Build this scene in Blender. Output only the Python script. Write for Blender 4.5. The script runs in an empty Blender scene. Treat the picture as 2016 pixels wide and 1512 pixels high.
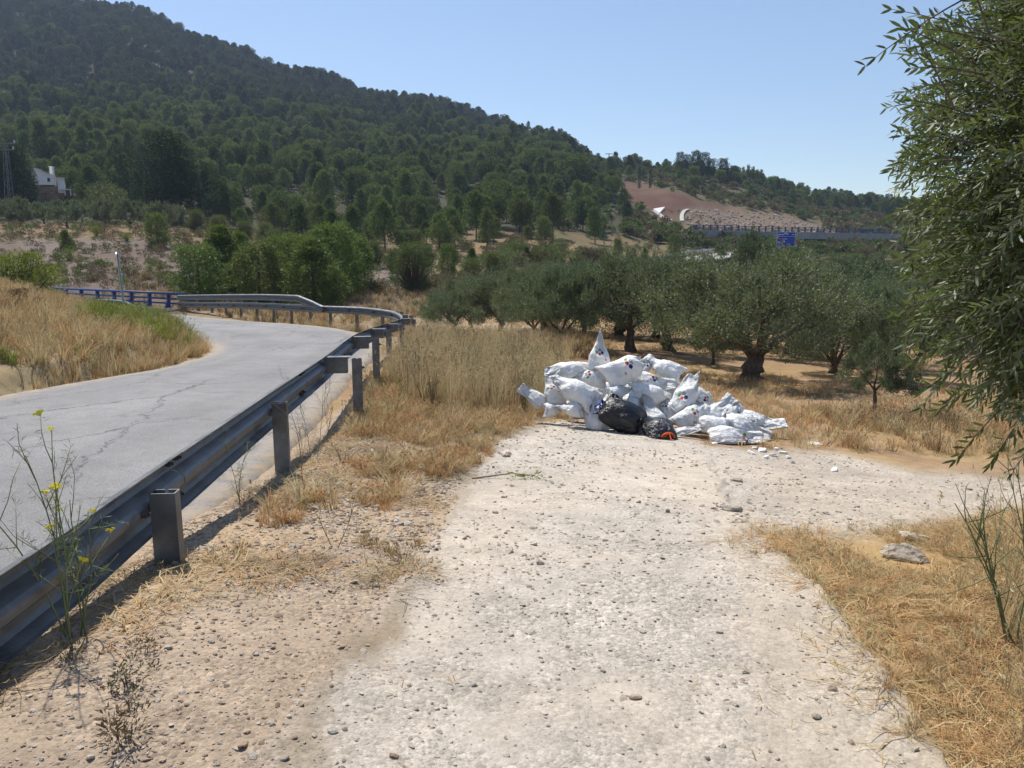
import bpy, bmesh, math, random
import numpy as np
from mathutils import Vector, Matrix

random.seed(7)
RNG = np.random.default_rng(11)
scene = bpy.context.scene
COL = scene.collection

# ------------------------------------------------------------------ camera
CAMZ = 1.6
F = 1500.0                       # focal length in pixels of the 2016 px wide photograph
PITCH = math.atan((756 - 490) / F)
cam_d = bpy.data.cameras.new('camera')
cam_d.sensor_width = 36.0
cam_d.lens = F / 2016 * 36.0
cam_d.clip_start = 0.05
cam_d.clip_end = 6000
cam = bpy.data.objects.new('camera', cam_d)
cam.location = (0, 0, CAMZ)
cam.rotation_euler = (math.pi / 2 - PITCH, 0, 0)
COL.objects.link(cam)
scene.camera = cam

# ------------------------------------------------------------------ sky, sun, exposure
SUN_EL, SUN_AZ = math.radians(58), math.radians(-32)      # azimuth measured from +Y, negative = left
world = bpy.data.worlds.new('World')
scene.world = world
world.use_nodes = True
wn = world.node_tree
sky = wn.nodes.new('ShaderNodeTexSky')
sky.sky_type = 'NISHITA'
sky.sun_disc = False
sky.sun_elevation = SUN_EL
sky.sun_rotation = SUN_AZ
sky.altitude = 500
sky.air_density = 1.0
sky.dust_density = 0.6
sky.ozone_density = 2.0
wn.nodes['Background'].inputs[1].default_value = 0.11
wn.links.new(sky.outputs[0], wn.nodes['Background'].inputs[0])

sun_d = bpy.data.lights.new('sun', 'SUN')
sun_d.energy = 4.6
sun_d.angle = math.radians(0.53)
sun_d.color = (1.0, 0.955, 0.88)
sun = bpy.data.objects.new('sun', sun_d)
sv = Vector((math.sin(SUN_AZ) * math.cos(SUN_EL), math.cos(SUN_AZ) * math.cos(SUN_EL), math.sin(SUN_EL)))
sun.rotation_euler = sv.to_track_quat('Z', 'Y').to_euler()
sun.location = (0, 0, 60)
COL.objects.link(sun)

vs = scene.view_settings
vs.view_transform = 'Standard'
vs.look = 'None'
vs.gamma = 1.0
vs.use_curve_mapping = False
vs.exposure = 0.45
cy = scene.cycles
cy.max_bounces = 7
cy.diffuse_bounces = 3
cy.glossy_bounces = 2
cy.transmission_bounces = 4
cy.transparent_max_bounces = 4
cy.volume_bounces = 0
cy.use_adaptive_sampling = True
cy.adaptive_threshold = 0.015
cy.use_denoising = True
cy.denoiser = 'OPENIMAGEDENOISE'
cy.sample_clamp_indirect = 6

# ------------------------------------------------------------------ measuring helpers
ST, CT = math.sin(PITCH), math.cos(PITCH)


def at(px, py, D):
    """Point at horizontal depth D (metres along +Y) seen at that place of the photograph."""
    u, v = (px - 1008) / F, (756 - py) / F
    y, z = CT + v * ST, -ST + v * CT
    return Vector((u / y * D, D, CAMZ + z / y * D))


def project(X, Y, Z):
    Yc = np.maximum(np.asarray(Y, float), 0.05)
    zr = np.asarray(Z, float) - CAMZ
    dep = np.maximum(Yc * CT - zr * ST, 0.03)
    up = Yc * ST + zr * CT
    return 1008 + F * np.asarray(X, float) / dep, 756 - F * up / dep


def relz(py):
    v = (756 - py) / F
    return (-ST + v * CT) / (CT + v * ST)


def vnoise(x, y, seed=0, freq=1.0, octaves=3):
    """cheap value noise, vectorised, about -1..1"""
    x = np.asarray(x, float) * freq
    y = np.asarray(y, float) * freq
    out = np.zeros_like(x)
    amp, tot = 1.0, 0.0
    for o in range(octaves):
        xi, yi = np.floor(x), np.floor(y)
        fx, fy = x - xi, y - yi
        fx = fx * fx * (3 - 2 * fx)
        fy = fy * fy * (3 - 2 * fy)

        def h(a, b):
            s = np.sin(a * 127.1 + b * 311.7 + (seed + o) * 74.7) * 43758.5453
            return (s - np.floor(s)) * 2 - 1
        out += amp * ((h(xi, yi) * (1 - fx) + h(xi + 1, yi) * fx) * (1 - fy) + (h(xi, yi + 1) * (1 - fx) + h(xi + 1, yi + 1) * fx) * fy)
        tot += amp
        amp *= 0.5
        x, y = x * 2.03 + 11.3, y * 2.03 + 5.7
    return out / tot


def inpoly(px, py, poly):
    px, py = np.asarray(px, float), np.asarray(py, float)
    r = np.zeros(px.shape, bool)
    n = len(poly)
    for k in range(n):
        x1, y1 = poly[k]
        x2, y2 = poly[(k + 1) % n]
        if y1 == y2:
            continue
        c = (y1 > py) != (y2 > py)
        r ^= c & (px < (x2 - x1) * (py - y1) / (y2 - y1) + x1)
    return r


def smooth01(x, a, b):
    t = np.clip((np.asarray(x, float) - a) / (b - a), 0, 1)
    return t * t * (3 - 2 * t)


# ------------------------------------------------------------------ object helpers
def tag(o, label=None, cat=None, group=None, kind=None):
    if label:
        o['label'] = label
    if cat:
        o['category'] = cat
    if group:
        o['group'] = group
    if kind:
        o['kind'] = kind
    return o


def empty(name, loc=(0, 0, 0), rz=0.0, label=None, cat=None, group=None):
    o = bpy.data.objects.new(name, None)
    o.empty_display_size = 0.2
    o.location = loc
    o.rotation_euler = (0, 0, rz)
    COL.objects.link(o)
    return tag(o, label, cat, group)


def mk_mesh(name, verts, faces, mats, smooth=False, midx=None):
    me = bpy.data.meshes.new(name)
    v = np.asarray(verts, np.float32)
    if isinstance(faces, np.ndarray):
        n, k = faces.shape
        me.vertices.add(len(v))
        me.vertices.foreach_set('co', v.ravel())
        me.loops.add(n * k)
        me.loops.foreach_set('vertex_index', faces.astype(np.int32).ravel())
        me.polygons.add(n)
        me.polygons.foreach_set('loop_start', np.arange(0, n * k, k, dtype=np.int32))
        me.polygons.foreach_set('loop_total', np.full(n, k, np.int32))
        me.update(calc_edges=True)
    else:
        me.from_pydata([tuple(map(float, p)) for p in v], [], faces)
        me.update()
    for m in (mats if isinstance(mats, (list, tuple)) else [mats]):
        me.materials.append(m)
    if midx is not None:
        me.polygons.foreach_set('material_index', np.asarray(midx, np.int32))
    if smooth:
        me.polygons.foreach_set('use_smooth', np.ones(len(me.polygons), bool))
    return me


def obj(name, me, parent=None, loc=None, rot=None, scl=None):
    o = bpy.data.objects.new(name, me)
    COL.objects.link(o)
    if parent is not None:
        o.parent = parent
    if loc is not None:
        o.location = loc
    if rot is not None:
        o.rotation_euler = rot
    if scl is not None:
        o.scale = scl if hasattr(scl, '__len__') else (scl,) * 3
    return o


class MB:
    """collects simple shapes into one mesh"""
    def __init__(self):
        self.v, self.f = [], []

    def add(self, vs, fs):
        b = len(self.v)
        self.v += [tuple(p) for p in vs]
        self.f += [tuple(i + b for i in q) for q in fs]

    def box(self, c, s, rz=0.0, M=None):
        ca, sa = math.cos(rz), math.sin(rz)
        pts = []
        for dz in (-.5, .5):
            for dx, dy in ((-.5, -.5), (.5, -.5), (.5, .5), (-.5, .5)):
                x, y, z = dx * s[0], dy * s[1], dz * s[2]
                p = Vector((x * ca - y * sa, x * sa + y * ca, z))
                if M is not None:
                    p = M @ p
                pts.append((p[0] + c[0], p[1] + c[1], p[2] + c[2]))
        self.add(pts, [(3, 2, 1, 0), (4, 5, 6, 7), (0, 1, 5, 4), (1, 2, 6, 5), (2, 3, 7, 6), (3, 0, 4, 7)])
        return self

    def tube(self, pts, radii, n=6, cap=True):
        pts = [Vector(p) for p in pts]
        base = len(self.v)
        ref = Vector((0.31, 0.17, 0.93))
        for k, p in enumerate(pts):
            d = (pts[min(k + 1, len(pts) - 1)] - pts[max(k - 1, 0)])
            d = d.normalized() if d.length > 1e-9 else Vector((0, 0, 1))
            a = d.cross(ref)
            if a.length < 1e-3:
                a = d.cross(Vector((1, 0, 0)))
            a.normalize()
            b = d.cross(a)
            for i in range(n):
                t = 2 * math.pi * i / n
                self.v.append(tuple(p + (a * math.cos(t) + b * math.sin(t)) * radii[k]))
        for k in range(len(pts) - 1):
            for i in range(n):
                j = (i + 1) % n
                self.f.append((base + k * n + i, base + k * n + j, base + (k + 1) * n + j, base + (k + 1) * n + i))
        if cap:
            self.f.append(tuple(base + i for i in range(n))[::-1])
            self.f.append(tuple(base + (len(pts) - 1) * n + i for i in range(n)))
        return self

    def mesh(self, name, mat, smooth=False):
        return mk_mesh(name, self.v, self.f, mat, smooth)


# ------------------------------------------------------------------ node helpers
class NT:
    def __init__(self, name):
        self.m = bpy.data.materials.new(name)
        self.m.use_nodes = True
        self.t = self.m.node_tree
        self.t.nodes.clear()
        self.out = self.t.nodes.new('ShaderNodeOutputMaterial')

    def n(self, typ, ins=None, **kw):
        nd = self.t.nodes.new(typ)
        for k, v in kw.items():
            setattr(nd, k, v)
        for k, v in (ins or {}).items():
            self.set(nd, k, v)
        return nd

    def set(self, nd, k, v):
        s = nd.inputs[k]
        if isinstance(v, bpy.types.NodeSocket):
            self.t.links.new(v, s)
        else:
            if isinstance(v, tuple) and len(v) == 3 and s.type == 'RGBA':
                v = (*v, 1)
            s.default_value = v

    def math(self, op, a, b=None, c=None):
        nd = self.t.nodes.new('ShaderNodeMath')
        nd.operation = op
        for i, x in enumerate((a, b, c)):
            if x is not None:
                self.set(nd, i, x)
        return nd.outputs[0]

    def mix(self, f, a, b, blend='MIX'):
        nd = self.t.nodes.new('ShaderNodeMix')
        nd.data_type = 'RGBA'
        nd.blend_type = blend
        self.set(nd, 0, f)
        self.set(nd, 6, a)
        self.set(nd, 7, b)
        return nd.outputs[2]

    def ramp(self, f, stops):
        nd = self.t.nodes.new('ShaderNodeValToRGB')
        e = nd.color_ramp.elements
        while len(e) < len(stops):
            e.new(0.5)
        for k, (p, c) in enumerate(stops):
            e[k].position = p
            e[k].color = (c, c, c, 1) if not isinstance(c, tuple) else (*c, 1)
        self.set(nd, 0, f)
        return nd.outputs[0]

    def noise(self, vec, scale, detail=4, rough=0.55, dist=0.0):
        nd = self.n('ShaderNodeTexNoise', {'Scale': scale, 'Detail': detail, 'Roughness': rough, 'Distortion': dist})
        if vec is not None:
            self.set(nd, 'Vector', vec)
        return nd.outputs[0]

    def attr(self, name):
        return self.n('ShaderNodeAttribute', attribute_name=name).outputs['Fac']

    def surf(self, s):
        self.t.links.new(s, self.out.inputs['Surface'])
        return self.m

    def bsdf(self, color, rough=0.6, metal=0.0, spec=0.3, normal=None, **kw):
        b = self.n('ShaderNodeBsdfPrincipled', {'Base Color': color, 'Roughness': rough, 'Metallic': metal, 'Specular IOR Level': spec})
        if normal is not None:
            self.set(b, 'Normal', normal)
        for k, v in kw.items():
            self.set(b, k, v)
        return b.outputs[0]

    def bump(self, h, strength=0.4, dist=0.02):
        return self.n('ShaderNodeBump', {'Height': h, 'Strength': strength, 'Distance': dist}).outputs[0]


def objpos(t):
    return t.n('ShaderNodeTexCoord').outputs['Object']


def worldpos(t):
    return t.n('ShaderNodeNewGeometry').outputs['Position']


def simple_mat(name, col, rough=0.6, metal=0.0, spec=0.3, var=0.15, scale=8.0, bump=0.0):
    t = NT(name)
    p = objpos(t)
    nz = t.noise(p, scale, 5, 0.6)
    f = t.ramp(nz, [(0.3, 1 - var), (0.7, 1 + var)])
    c = t.mix(1.0, (*col, 1), f, 'MULTIPLY')
    nrm = t.bump(nz, bump, 0.01) if bump else None
    return t.surf(t.bsdf(c, rough, metal, spec, nrm))


def foliage_mat(name, c1, c2, trans=0.35, rough=0.5, back=None, tint=(1.3, 1.5, 0.8), spec=0.3, vary=(0.55, 0.72)):
    """leaf shading: two leaf colours by leaf, object-level tint, light passing through"""
    t = NT(name)
    g = t.n('ShaderNodeNewGeometry')
    oi = t.n('ShaderNodeObjectInfo')
    c = t.mix(g.outputs['Random Per Island'], (*c1, 1), (*c2, 1))
    k = t.math('MULTIPLY_ADD', oi.outputs['Random'], vary[0], vary[1])
    k2 = t.math('MULTIPLY', k, t.math('MULTIPLY_ADD', t.math('FRACT', t.math('MULTIPLY', oi.outputs['Random'], 13.7)), 0.3, 0.85))
    c = t.mix(1.0, c, t.n('ShaderNodeCombineColor', {0: k2, 1: k, 2: k}).outputs[0], 'MULTIPLY')
    if back is not None:
        c = t.mix(g.outputs['Backfacing'], c, (*back, 1))
    b = t.bsdf(c, rough, 0.0, spec)
    tr = t.n('ShaderNodeBsdfTranslucent', {'Color': t.mix(0.5, c, (c2[0] * tint[0], c2[1] * tint[1], c2[2] * tint[2], 1))}).outputs[0]
    mx = t.n('ShaderNodeMixShader', {0: trans})
    t.t.links.new(b, mx.inputs[1])
    t.t.links.new(tr, mx.inputs[2])
    return t.surf(mx.outputs[0])


# ------------------------------------------------------------------ terrain shape
# (metres ahead, picture row) of the far ground, by picture column
_COLS = {
    -700: [(50, 578), (58, 560), (90, 455), (125, 440), (150, 420), (270, 330), (420, 230), (560, 130), (680, 80), (760, 80), (1000, 160), (1500, 280)],
    -200: [(50, 582), (58, 560), (90, 455), (125, 440), (150, 420), (270, 310), (420, 190), (560, 70), (680, -40), (760, -60), (1000, 60), (1500, 220)],
    0: [(50, 592), (58, 560), (90, 455), (125, 440), (150, 420), (270, 300), (420, 180), (560, 60), (660, -15), (740, -20), (1000, 90), (1500, 220)],
    300: [(50, 604), (58, 562), (90, 458), (125, 442), (150, 422), (270, 300), (420, 190), (550, 90), (650, 24), (760, 60), (1500, 250)],
    450: [(50, 606), (60, 565), (90, 475), (125, 452), (150, 432), (270, 312), (420, 208), (550, 140), (640, 100), (760, 130), (1500, 270)],
    600: [(50, 606), (62, 565), (90, 505), (125, 468), (150, 446), (270, 322), (420, 228), (600, 155), (720, 190), (1500, 300)],
    800: [(50, 600), (70, 545), (90, 515), (125, 475), (160, 444), (280, 332), (420, 253), (580, 212), (700, 240), (1500, 330)],
    1000: [(50, 598), (70, 553), (90, 520), (125, 480), (170, 434), (290, 338), (420, 284), (560, 250), (700, 280), (1500, 350)],
    1100: [(50, 603), (70, 562), (90, 530), (125, 485), (170, 436), (290, 350), (420, 300), (560, 256), (700, 300), (1500, 370)],
    1200: [(50, 608), (80, 556), (110, 516), (140, 480), (190, 422), (290, 362), (380, 338), (560, 322), (700, 345), (1500, 400)],
    1300: [(50, 615), (80, 568), (110, 532), (150, 484), (200, 428), (260, 378), (320, 354), (450, 365), (1500, 430)],
    1450: [(50, 622), (80, 570), (120, 528), (160, 496), (200, 468), (230, 428), (300, 380), (360, 370), (500, 385), (1500, 440)],
    1600: [(50, 620), (80, 570), (120, 530), (160, 503), (200, 478), (230, 448), (300, 414), (380, 397), (500, 410), (1500, 450)],
    1750: [(50, 618), (80, 570), (120, 528), (160, 500), (200, 478), (240, 452), (300, 428), (400, 413), (500, 420), (1500, 455)],
    2100: [(50, 610), (80, 565), (120, 525), (160, 500), (200, 480), (240, 456), (300, 432), (400, 417), (500, 422), (1500, 455)],
    2800: [(50, 590), (80, 550), (120, 520), (160, 505), (200, 490), (240, 470), (300, 450), (400, 430), (500, 430), (1500, 455)],
}
_TD = np.concatenate([np.linspace(40, 160, 61), np.linspace(165, 800, 128), np.linspace(820, 1600, 20)])
_AZ, _TZ = [], []
for _px, _prof in sorted(_COLS.items()):
    _AZ.append(math.atan((_px - 1008) / F))
    _d = np.array([p[0] for p in _prof], float)
    _z = np.array([relz(p[1]) * p[0] for p in _prof], float) + CAMZ
    _TZ.append(np.interp(_TD, _d, _z))
for _a in (-1.9, 1.9):                                      # behind the camera: low rolling land
    _AZ.insert(0, _a) if _a < 0 else _AZ.append(_a)
    _zz = np.interp(_TD, [40, 100, 400, 1600], [0.0, 0.5, 6, 20])
    _TZ.insert(0, _zz) if _a < 0 else _TZ.append(_zz)
_AZ = np.array(_AZ)
_TZ = np.array(_TZ)


def far_z(X, Y):
    X, Y = np.asarray(X, float), np.asarray(Y, float)
    az = np.clip(np.arctan2(X, Y), -1.9, 1.9)
    D = np.where(np.abs(az) < 1.2, Y, np.hypot(X, Y) * np.cos(1.2))
    D = np.clip(D, 40, 1600)
    ia = np.clip(np.searchsorted(_AZ, az) - 1, 0, len(_AZ) - 2)
    fa = (az - _AZ[ia]) / (_AZ[ia + 1] - _AZ[ia])
    fa = np.clip(fa, 0, 1)
    fa = fa * fa * (3 - 2 * fa)
    idd = np.clip(np.searchsorted(_TD, D) - 1, 0, len(_TD) - 2)
    fd = np.clip((D - _TD[idd]) / (_TD[idd + 1] - _TD[idd]), 0, 1)
    z = (_TZ[ia, idd] * (1 - fd) + _TZ[ia, idd + 1] * fd) * (1 - fa) + (_TZ[ia + 1, idd] * (1 - fd) + _TZ[ia + 1, idd + 1] * fd) * fa
    big = smooth01(D, 90, 350)
    z += vnoise(X, Y, 3, 1 / 60, 3) * 5.0 * big + vnoise(X, Y, 8, 1 / 14, 3) * (0.25 + 1.1 * big)
    return z


_CP = [(0, -6, -1.52), (4, -6, -1.5), (-1.5, -4, -1.5), (0, 0, -1.54), (0, 3, -1.6), (-1.5, 1.2, -1.36), (-1.58, 2.2, -1.37), (-1.63, 3.1, -1.44), (-1.7, 4, -1.55), (-1.9, 6.3, -1.87), (-2.05, 9.3, -2.13), (-1.95, 1.5, -1.37), (-2.0, 3.2, -1.46), (-2.15, 5, -1.78),
       (0, 5, -1.79), (0.3, 8, -2.12), (1.3, 10, -2.4), (2, 3, -1.62), (2.3, 4.3, -1.74), (3.8, 9, -2.42), (4.5, 8, -2.42), (6, 9, -2.48), (-1, 14, -2.52), (-2.2, 13, -2.32),
       (0, 12, -2.5), (2.5, 13, -2.8), (7, 14, -3.02), (1, 18, -3.02), (6.4, 20, -3.45), (4.2, 25, -3.4), (1.2, 26, -3.3), (-1.5, 20, -2.85), (-2.5, 25, -3.12), (10, 20, -3.5),
       (15, 25, -3.9), (0, 35, -3.9), (10, 35, -4.2), (20, 35, -4.5), (-4, 32, -3.6), (-8, 37, -3.75), (8, 4, -1.8), (12, 10, -2.6), (14, 0, -1.6), (10, -8, -1.4),
       (-8.4, 10, -1.95), (-9.2, 12, -1.72), (-9.2, 15, -1.75), (-9.6, 19, -2.1), (-10.6, 16, -1.32), (-12.3, 18, -1.05), (-12.9, 22, -1.62), (-12.5, 27, -2.62), (-11.5, 23, -2.2),
       (-15, 18, -0.6), (-22, 20, -0.1), (-26, 32, -1.2), (-12, 5, -1.05), (-9, 0, -1.5), (-20, 0, -0.4), (-19, 29, -2.3), (-16, 32, -3.1), (-8.6, 4, -1.75), (-9, -10, -1.3), (-20, -15, -0.4)]
_P = np.array(_CP, float)
_extra = []
for _px in range(-700, 2900, 300):
    for _D in (52, 62):
        _x = (_px - 1008) / F * _D
        _extra.append((_x, _D, float(far_z(_x, _D)) - CAMZ))
for _a in (-170, -140, -110, -85, 85, 110, 140, 170):
    _extra.append((45 * math.sin(math.radians(_a)), 45 * math.cos(math.radians(_a)), -1.4))
_P = np.vstack([_P, np.array(_extra)])


def _phi(r2):
    return 0.5 * r2 * np.log(r2 + 1e-6)


_n = len(_P)
_K = _phi(((_P[:, None, :2] - _P[None, :, :2]) ** 2).sum(-1)) + np.eye(_n) * 0.6
_A = np.zeros((_n + 3, _n + 3))
_A[:_n, :_n] = _K
_A[:_n, _n] = 1
_A[:_n, _n + 1:] = _P[:, :2]
_A[_n:, :_n] = _A[:_n, _n:].T
_W = np.linalg.solve(_A, np.concatenate([_P[:, 2], np.zeros(3)]))


def tps(X, Y):
    X, Y = np.asarray(X, float), np.asarray(Y, float)
    sh = X.shape
    X, Y = X.ravel(), Y.ravel()
    out = np.empty(X.shape)
    for s in range(0, len(X), 20000):
        x, y = X[s:s + 20000], Y[s:s + 20000]
        r2 = (x[:, None] - _P[None, :, 0]) ** 2 + (y[:, None] - _P[None, :, 1]) ** 2
        out[s:s + 20000] = _phi(r2) @ _W[:_n] + _W[_n] + _W[_n + 1] * x + _W[_n + 2] * y
    return out.reshape(sh) + CAMZ


# road edges in plan, with height
ROAD_R = [(-2.2, -40), (-2.2, 0), (-2.2, 4), (-2.27, 6.4), (-2.47, 9.3), (-2.92, 13), (-3.25, 17), (-3.75, 21), (-4.6, 25), (-5.9, 28.3), (-7.6, 30.8), (-9.6, 33.2), (-13, 37.2), (-20.2, 45.3), (-29, 53), (-46, 60), (-80, 62)]
ROAD_L = [(-7.9, -40), (-7.8, 0), (-7.78, 4), (-7.75, 6.4), (-7.68, 9.4), (-7.5, 12.8), (-7.4, 16.0), (-7.9, 19.5), (-8.8, 22.5), (-9.9, 24.8), (-11.6, 27), (-13.3, 29), (-17, 33), (-24.5, 40.6), (-33, 47.5), (-48, 54.3), (-82, 56.3)]
ROAD_Z = [-1.5, -1.85, -1.93, -1.99, -2.07, -2.25, -2.5, -2.72, -2.93, -3.03, -3.1, -3.22, -3.48, -3.82, -4.0, -3.7, -3.3]


def resample(pts, n):
    pts = np.array(pts, float)
    t = np.arange(len(pts), dtype=float)
    # Catmull-Rom through the points
    out = []
    for s in np.linspace(0, len(pts) - 1.0001, n):
        i = int(s)
        f = s - i
        p0, p1, p2, p3 = pts[max(i - 1, 0)], pts[i], pts[min(i + 1, len(pts) - 1)], pts[min(i + 2, len(pts) - 1)]
        out.append(0.5 * (2 * p1 + (p2 - p0) * f + (2 * p0 - 5 * p1 + 4 * p2 - p3) * f * f + (3 * p1 - p0 - 3 * p2 + p3) * f ** 3))
    return np.array(out)


_t = np.linspace(0, len(ROAD_R) - 1, 3000)
_src = np.concatenate([np.array(ROAD_R), np.array(ROAD_L), np.array(ROAD_Z)[:, None]], 1)
_all = np.stack([np.interp(_t, np.arange(len(ROAD_R)), _src[:, i]) for i in range(5)], 1)
_mid = (_all[:, :2] + _all[:, 2:4]) / 2
_len = np.concatenate([[0], np.cumsum(np.linalg.norm(np.diff(_mid, axis=0), axis=1))])
_s = np.arange(0, _len[-1], 0.45)
_all = np.stack([np.interp(_s, _len, _all[:, i]) for i in range(5)], 1)
_kern = np.hanning(13)[1:-1] / np.hanning(13)[1:-1].sum()
_pad = np.concatenate([np.repeat(_all[:1], 5, 0), _all, np.repeat(_all[-1:], 5, 0)])
_all = np.stack([np.convolve(_pad[:, i], _kern, 'valid') for i in range(5)], 1)
_rr, _rl, _rz = _all[:, :2], _all[:, 2:4], _all[:, 4] + CAMZ
_fine = 29
ROADP = np.stack([(_rl * (1 - f) + _rr * f) for f in np.linspace(0, 1, _fine)], 1)      # 160 x 14 x 2
_MIDP = (_rr + _rl) / 2


def road_dist(X, Y):
    """distance outside the road surface (0 inside) and road height there"""
    X, Y = np.asarray(X, float).ravel(), np.asarray(Y, float).ravel()
    d = np.full(X.shape, 99.0)
    z = np.zeros(X.shape)
    near = np.where((X < np.where(Y > 26, -1.0, 0.5)) & (X > -90) & (Y < 95) & (Y > -45) & (X > -14 - np.maximum(0, Y - 22) * 1.4))[0]
    for s in range(0, len(near), 4000):
        ii = near[s:s + 4000]
        x, y = X[ii], Y[ii]
        # nearest cross-section, then how far beyond its ends
        r2 = (x[:, None] - _MIDP[None, :, 0]) ** 2 + (y[:, None] - _MIDP[None, :, 1]) ** 2
        k = r2.argmin(1)
        a, b = _rl[k], _rr[k]
        e = b - a
        L = np.linalg.norm(e, axis=1)
        t = ((x - a[:, 0]) * e[:, 0] + (y - a[:, 1]) * e[:, 1]) / L
        over = np.maximum(np.maximum(-t, t - L), 0)
        off = np.abs((x - a[:, 0]) * e[:, 1] - (y - a[:, 1]) * e[:, 0]) / L
        d[ii] = np.hypot(over, np.maximum(off - 1.5, 0))
        z[ii] = _rz[k]
    return d, z


def ground_z(X, Y, road=True):
    X, Y = np.asarray(X, float), np.asarray(Y, float)
    sh = X.shape
    X, Y = X.ravel(), Y.ravel()
    R = np.hypot(X, Y)
    D = np.where(np.abs(np.arctan2(X, Y)) < 1.2, Y, R * 0.8)
    w = smooth01(D, 40, 58)
    z = far_z(X, Y)
    m = w < 1
    if m.any():
        z[m] = tps(X[m], Y[m]) * (1 - w[m]) + z[m] * w[m]
    if road:
        d, rz = road_dist(X, Y)
        k = 1 - smooth01(d, np.where(Y < 7, 0.05, 0.2), np.where(Y > 14, 1.1, np.where(Y < 7, 0.17, 0.5)))
        # the verge beside the nearest stretch of rail is heaped up against it
        z = z * (1 - k) + (rz - 0.07) * k
    return z.reshape(sh)


STEP = [(1390, 900), (1440, 1000), (1560, 1110), (1650, 1200), (1720, 1300), (1810, 1420), (1930, 1600), (400, 1600), (900, 1000), (1000, 860)]


def surf_z(X, Y):
    """ground with its small relief: clods, wheel-worn track, crumbling gravel edge"""
    X, Y = np.asarray(X, float), np.asarray(Y, float)
    Z = ground_z(X, Y)
    R = np.hypot(X, Y)
    d, _ = road_dist(X, Y)
    off = smooth01(d.reshape(X.shape), 0.05, 0.5)
    nearw = 1 - smooth01(R, 14, 40)
    px, py = project(X, Y, Z)
    step = inpoly(px + vnoise(X, Y, 41, 4, 3) * 25, py, STEP) & (Y > 1.2) & (Y < 10)
    return Z + off * nearw * (vnoise(X, Y, 5, 1.1, 3) * 0.03 + vnoise(X, Y, 6, 6.0, 2) * 0.010) + np.where(step, 0.03, 0.0) * smooth01(Y, 1.0, 2.0)


def gz(x, y):
    return float(surf_z(np.array([x]), np.array([y]))[0])


def on_ground(px, py, lo=2.0, hi=900.0):
    """where the ray through a picture point meets the ground"""
    d = np.exp(np.linspace(math.log(lo), math.log(hi), 700))
    u, v = (px - 1008) / F, (756 - py) / F
    y, z = CT + v * ST, -ST + v * CT
    X, Z = u / y * d, CAMZ + z / y * d
    g = surf_z(X, d)
    k = np.where(Z <= g)[0]
    if len(k) == 0:
        k = [len(d) - 1]
    return Vector((X[k[0]], d[k[0]], g[k[0]]))

# ------------------------------------------------------------------ ground sheet
PATH = [(500, 2500), (560, 1600), (640, 1400), (770, 1230), (865, 1070), (930, 920), (990, 858), (1100, 825), (1300, 850), (1400, 880), (1560, 888), (1650, 893), (1800, 930), (2016, 945), (2400, 965), (2400, 1015), (2016, 1005), (1850, 1030), (1650, 1060), (1480, 1045), (1560, 1110), (1650, 1200), (1720, 1300), (1810, 1420), (1930, 1600), (1960, 2500)]
STRAW_R = [(1470, 1050), (1650, 1072), (1850, 1040), (2016, 1012), (2600, 1005), (2600, 2500), (1960, 2500), (1930, 1600), (1810, 1420), (1720, 1300), (1650, 1200), (1560, 1110)]
VERGE = [(-200, 1360), (300, 1090), (560, 920), (690, 820), (745, 720), (830, 610), (1000, 600), (1130, 690), (1100, 825), (990, 858), (930, 920), (865, 1070), (770, 1230), (640, 1400), (560, 1600), (-300, 1700)]
TALL = [(740, 735), (800, 640), (850, 600), (930, 585), (1060, 640), (1130, 690), (1085, 800), (1000, 850), (900, 830), (800, 800)]


def region_masks(X, Y, Z):
    """what the ground is made of, by place"""
    px, py = project(X, Y, Z)
    n1 = vnoise(X, Y, 21, 1.3, 3)
    n2 = vnoise(X, Y, 31, 5.0, 3)
    sx = np.where(Y < 12, (n1 * 26 + n2 * 14) * np.clip(5.0 / np.maximum(Y, 1.5), 0.5, 2.5), n1 * 8)
    qx, qy = px + sx, py + sx * 0.45
    near = (Y < 45) & (Y > 0.3)
    m = {}
    m['px'], m['py'] = px, py
    m['path'] = (near & (Y < 14) & inpoly(qx, qy, PATH)) | ((Y <= 1.6) & (np.abs(X) < 2.1) & (np.hypot(X, Y) < 20))
    m['straw_r'] = near & (Y < 14) & inpoly(qx, qy, STRAW_R)
    m['verge'] = near & (Y < 40) & inpoly(qx, qy, VERGE) & ~m['path']
    m['tall'] = near & inpoly(qx, qy, TALL)
    m['bank_l'] = (X < -7.3) & (Y < 33) & (Y > -12)
    m['grove'] = (Y > 8) & (Y < 75) & (X > -3) & ~m['path'] & ~m['verge']
    m['far'] = Y > 45
    return m


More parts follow.
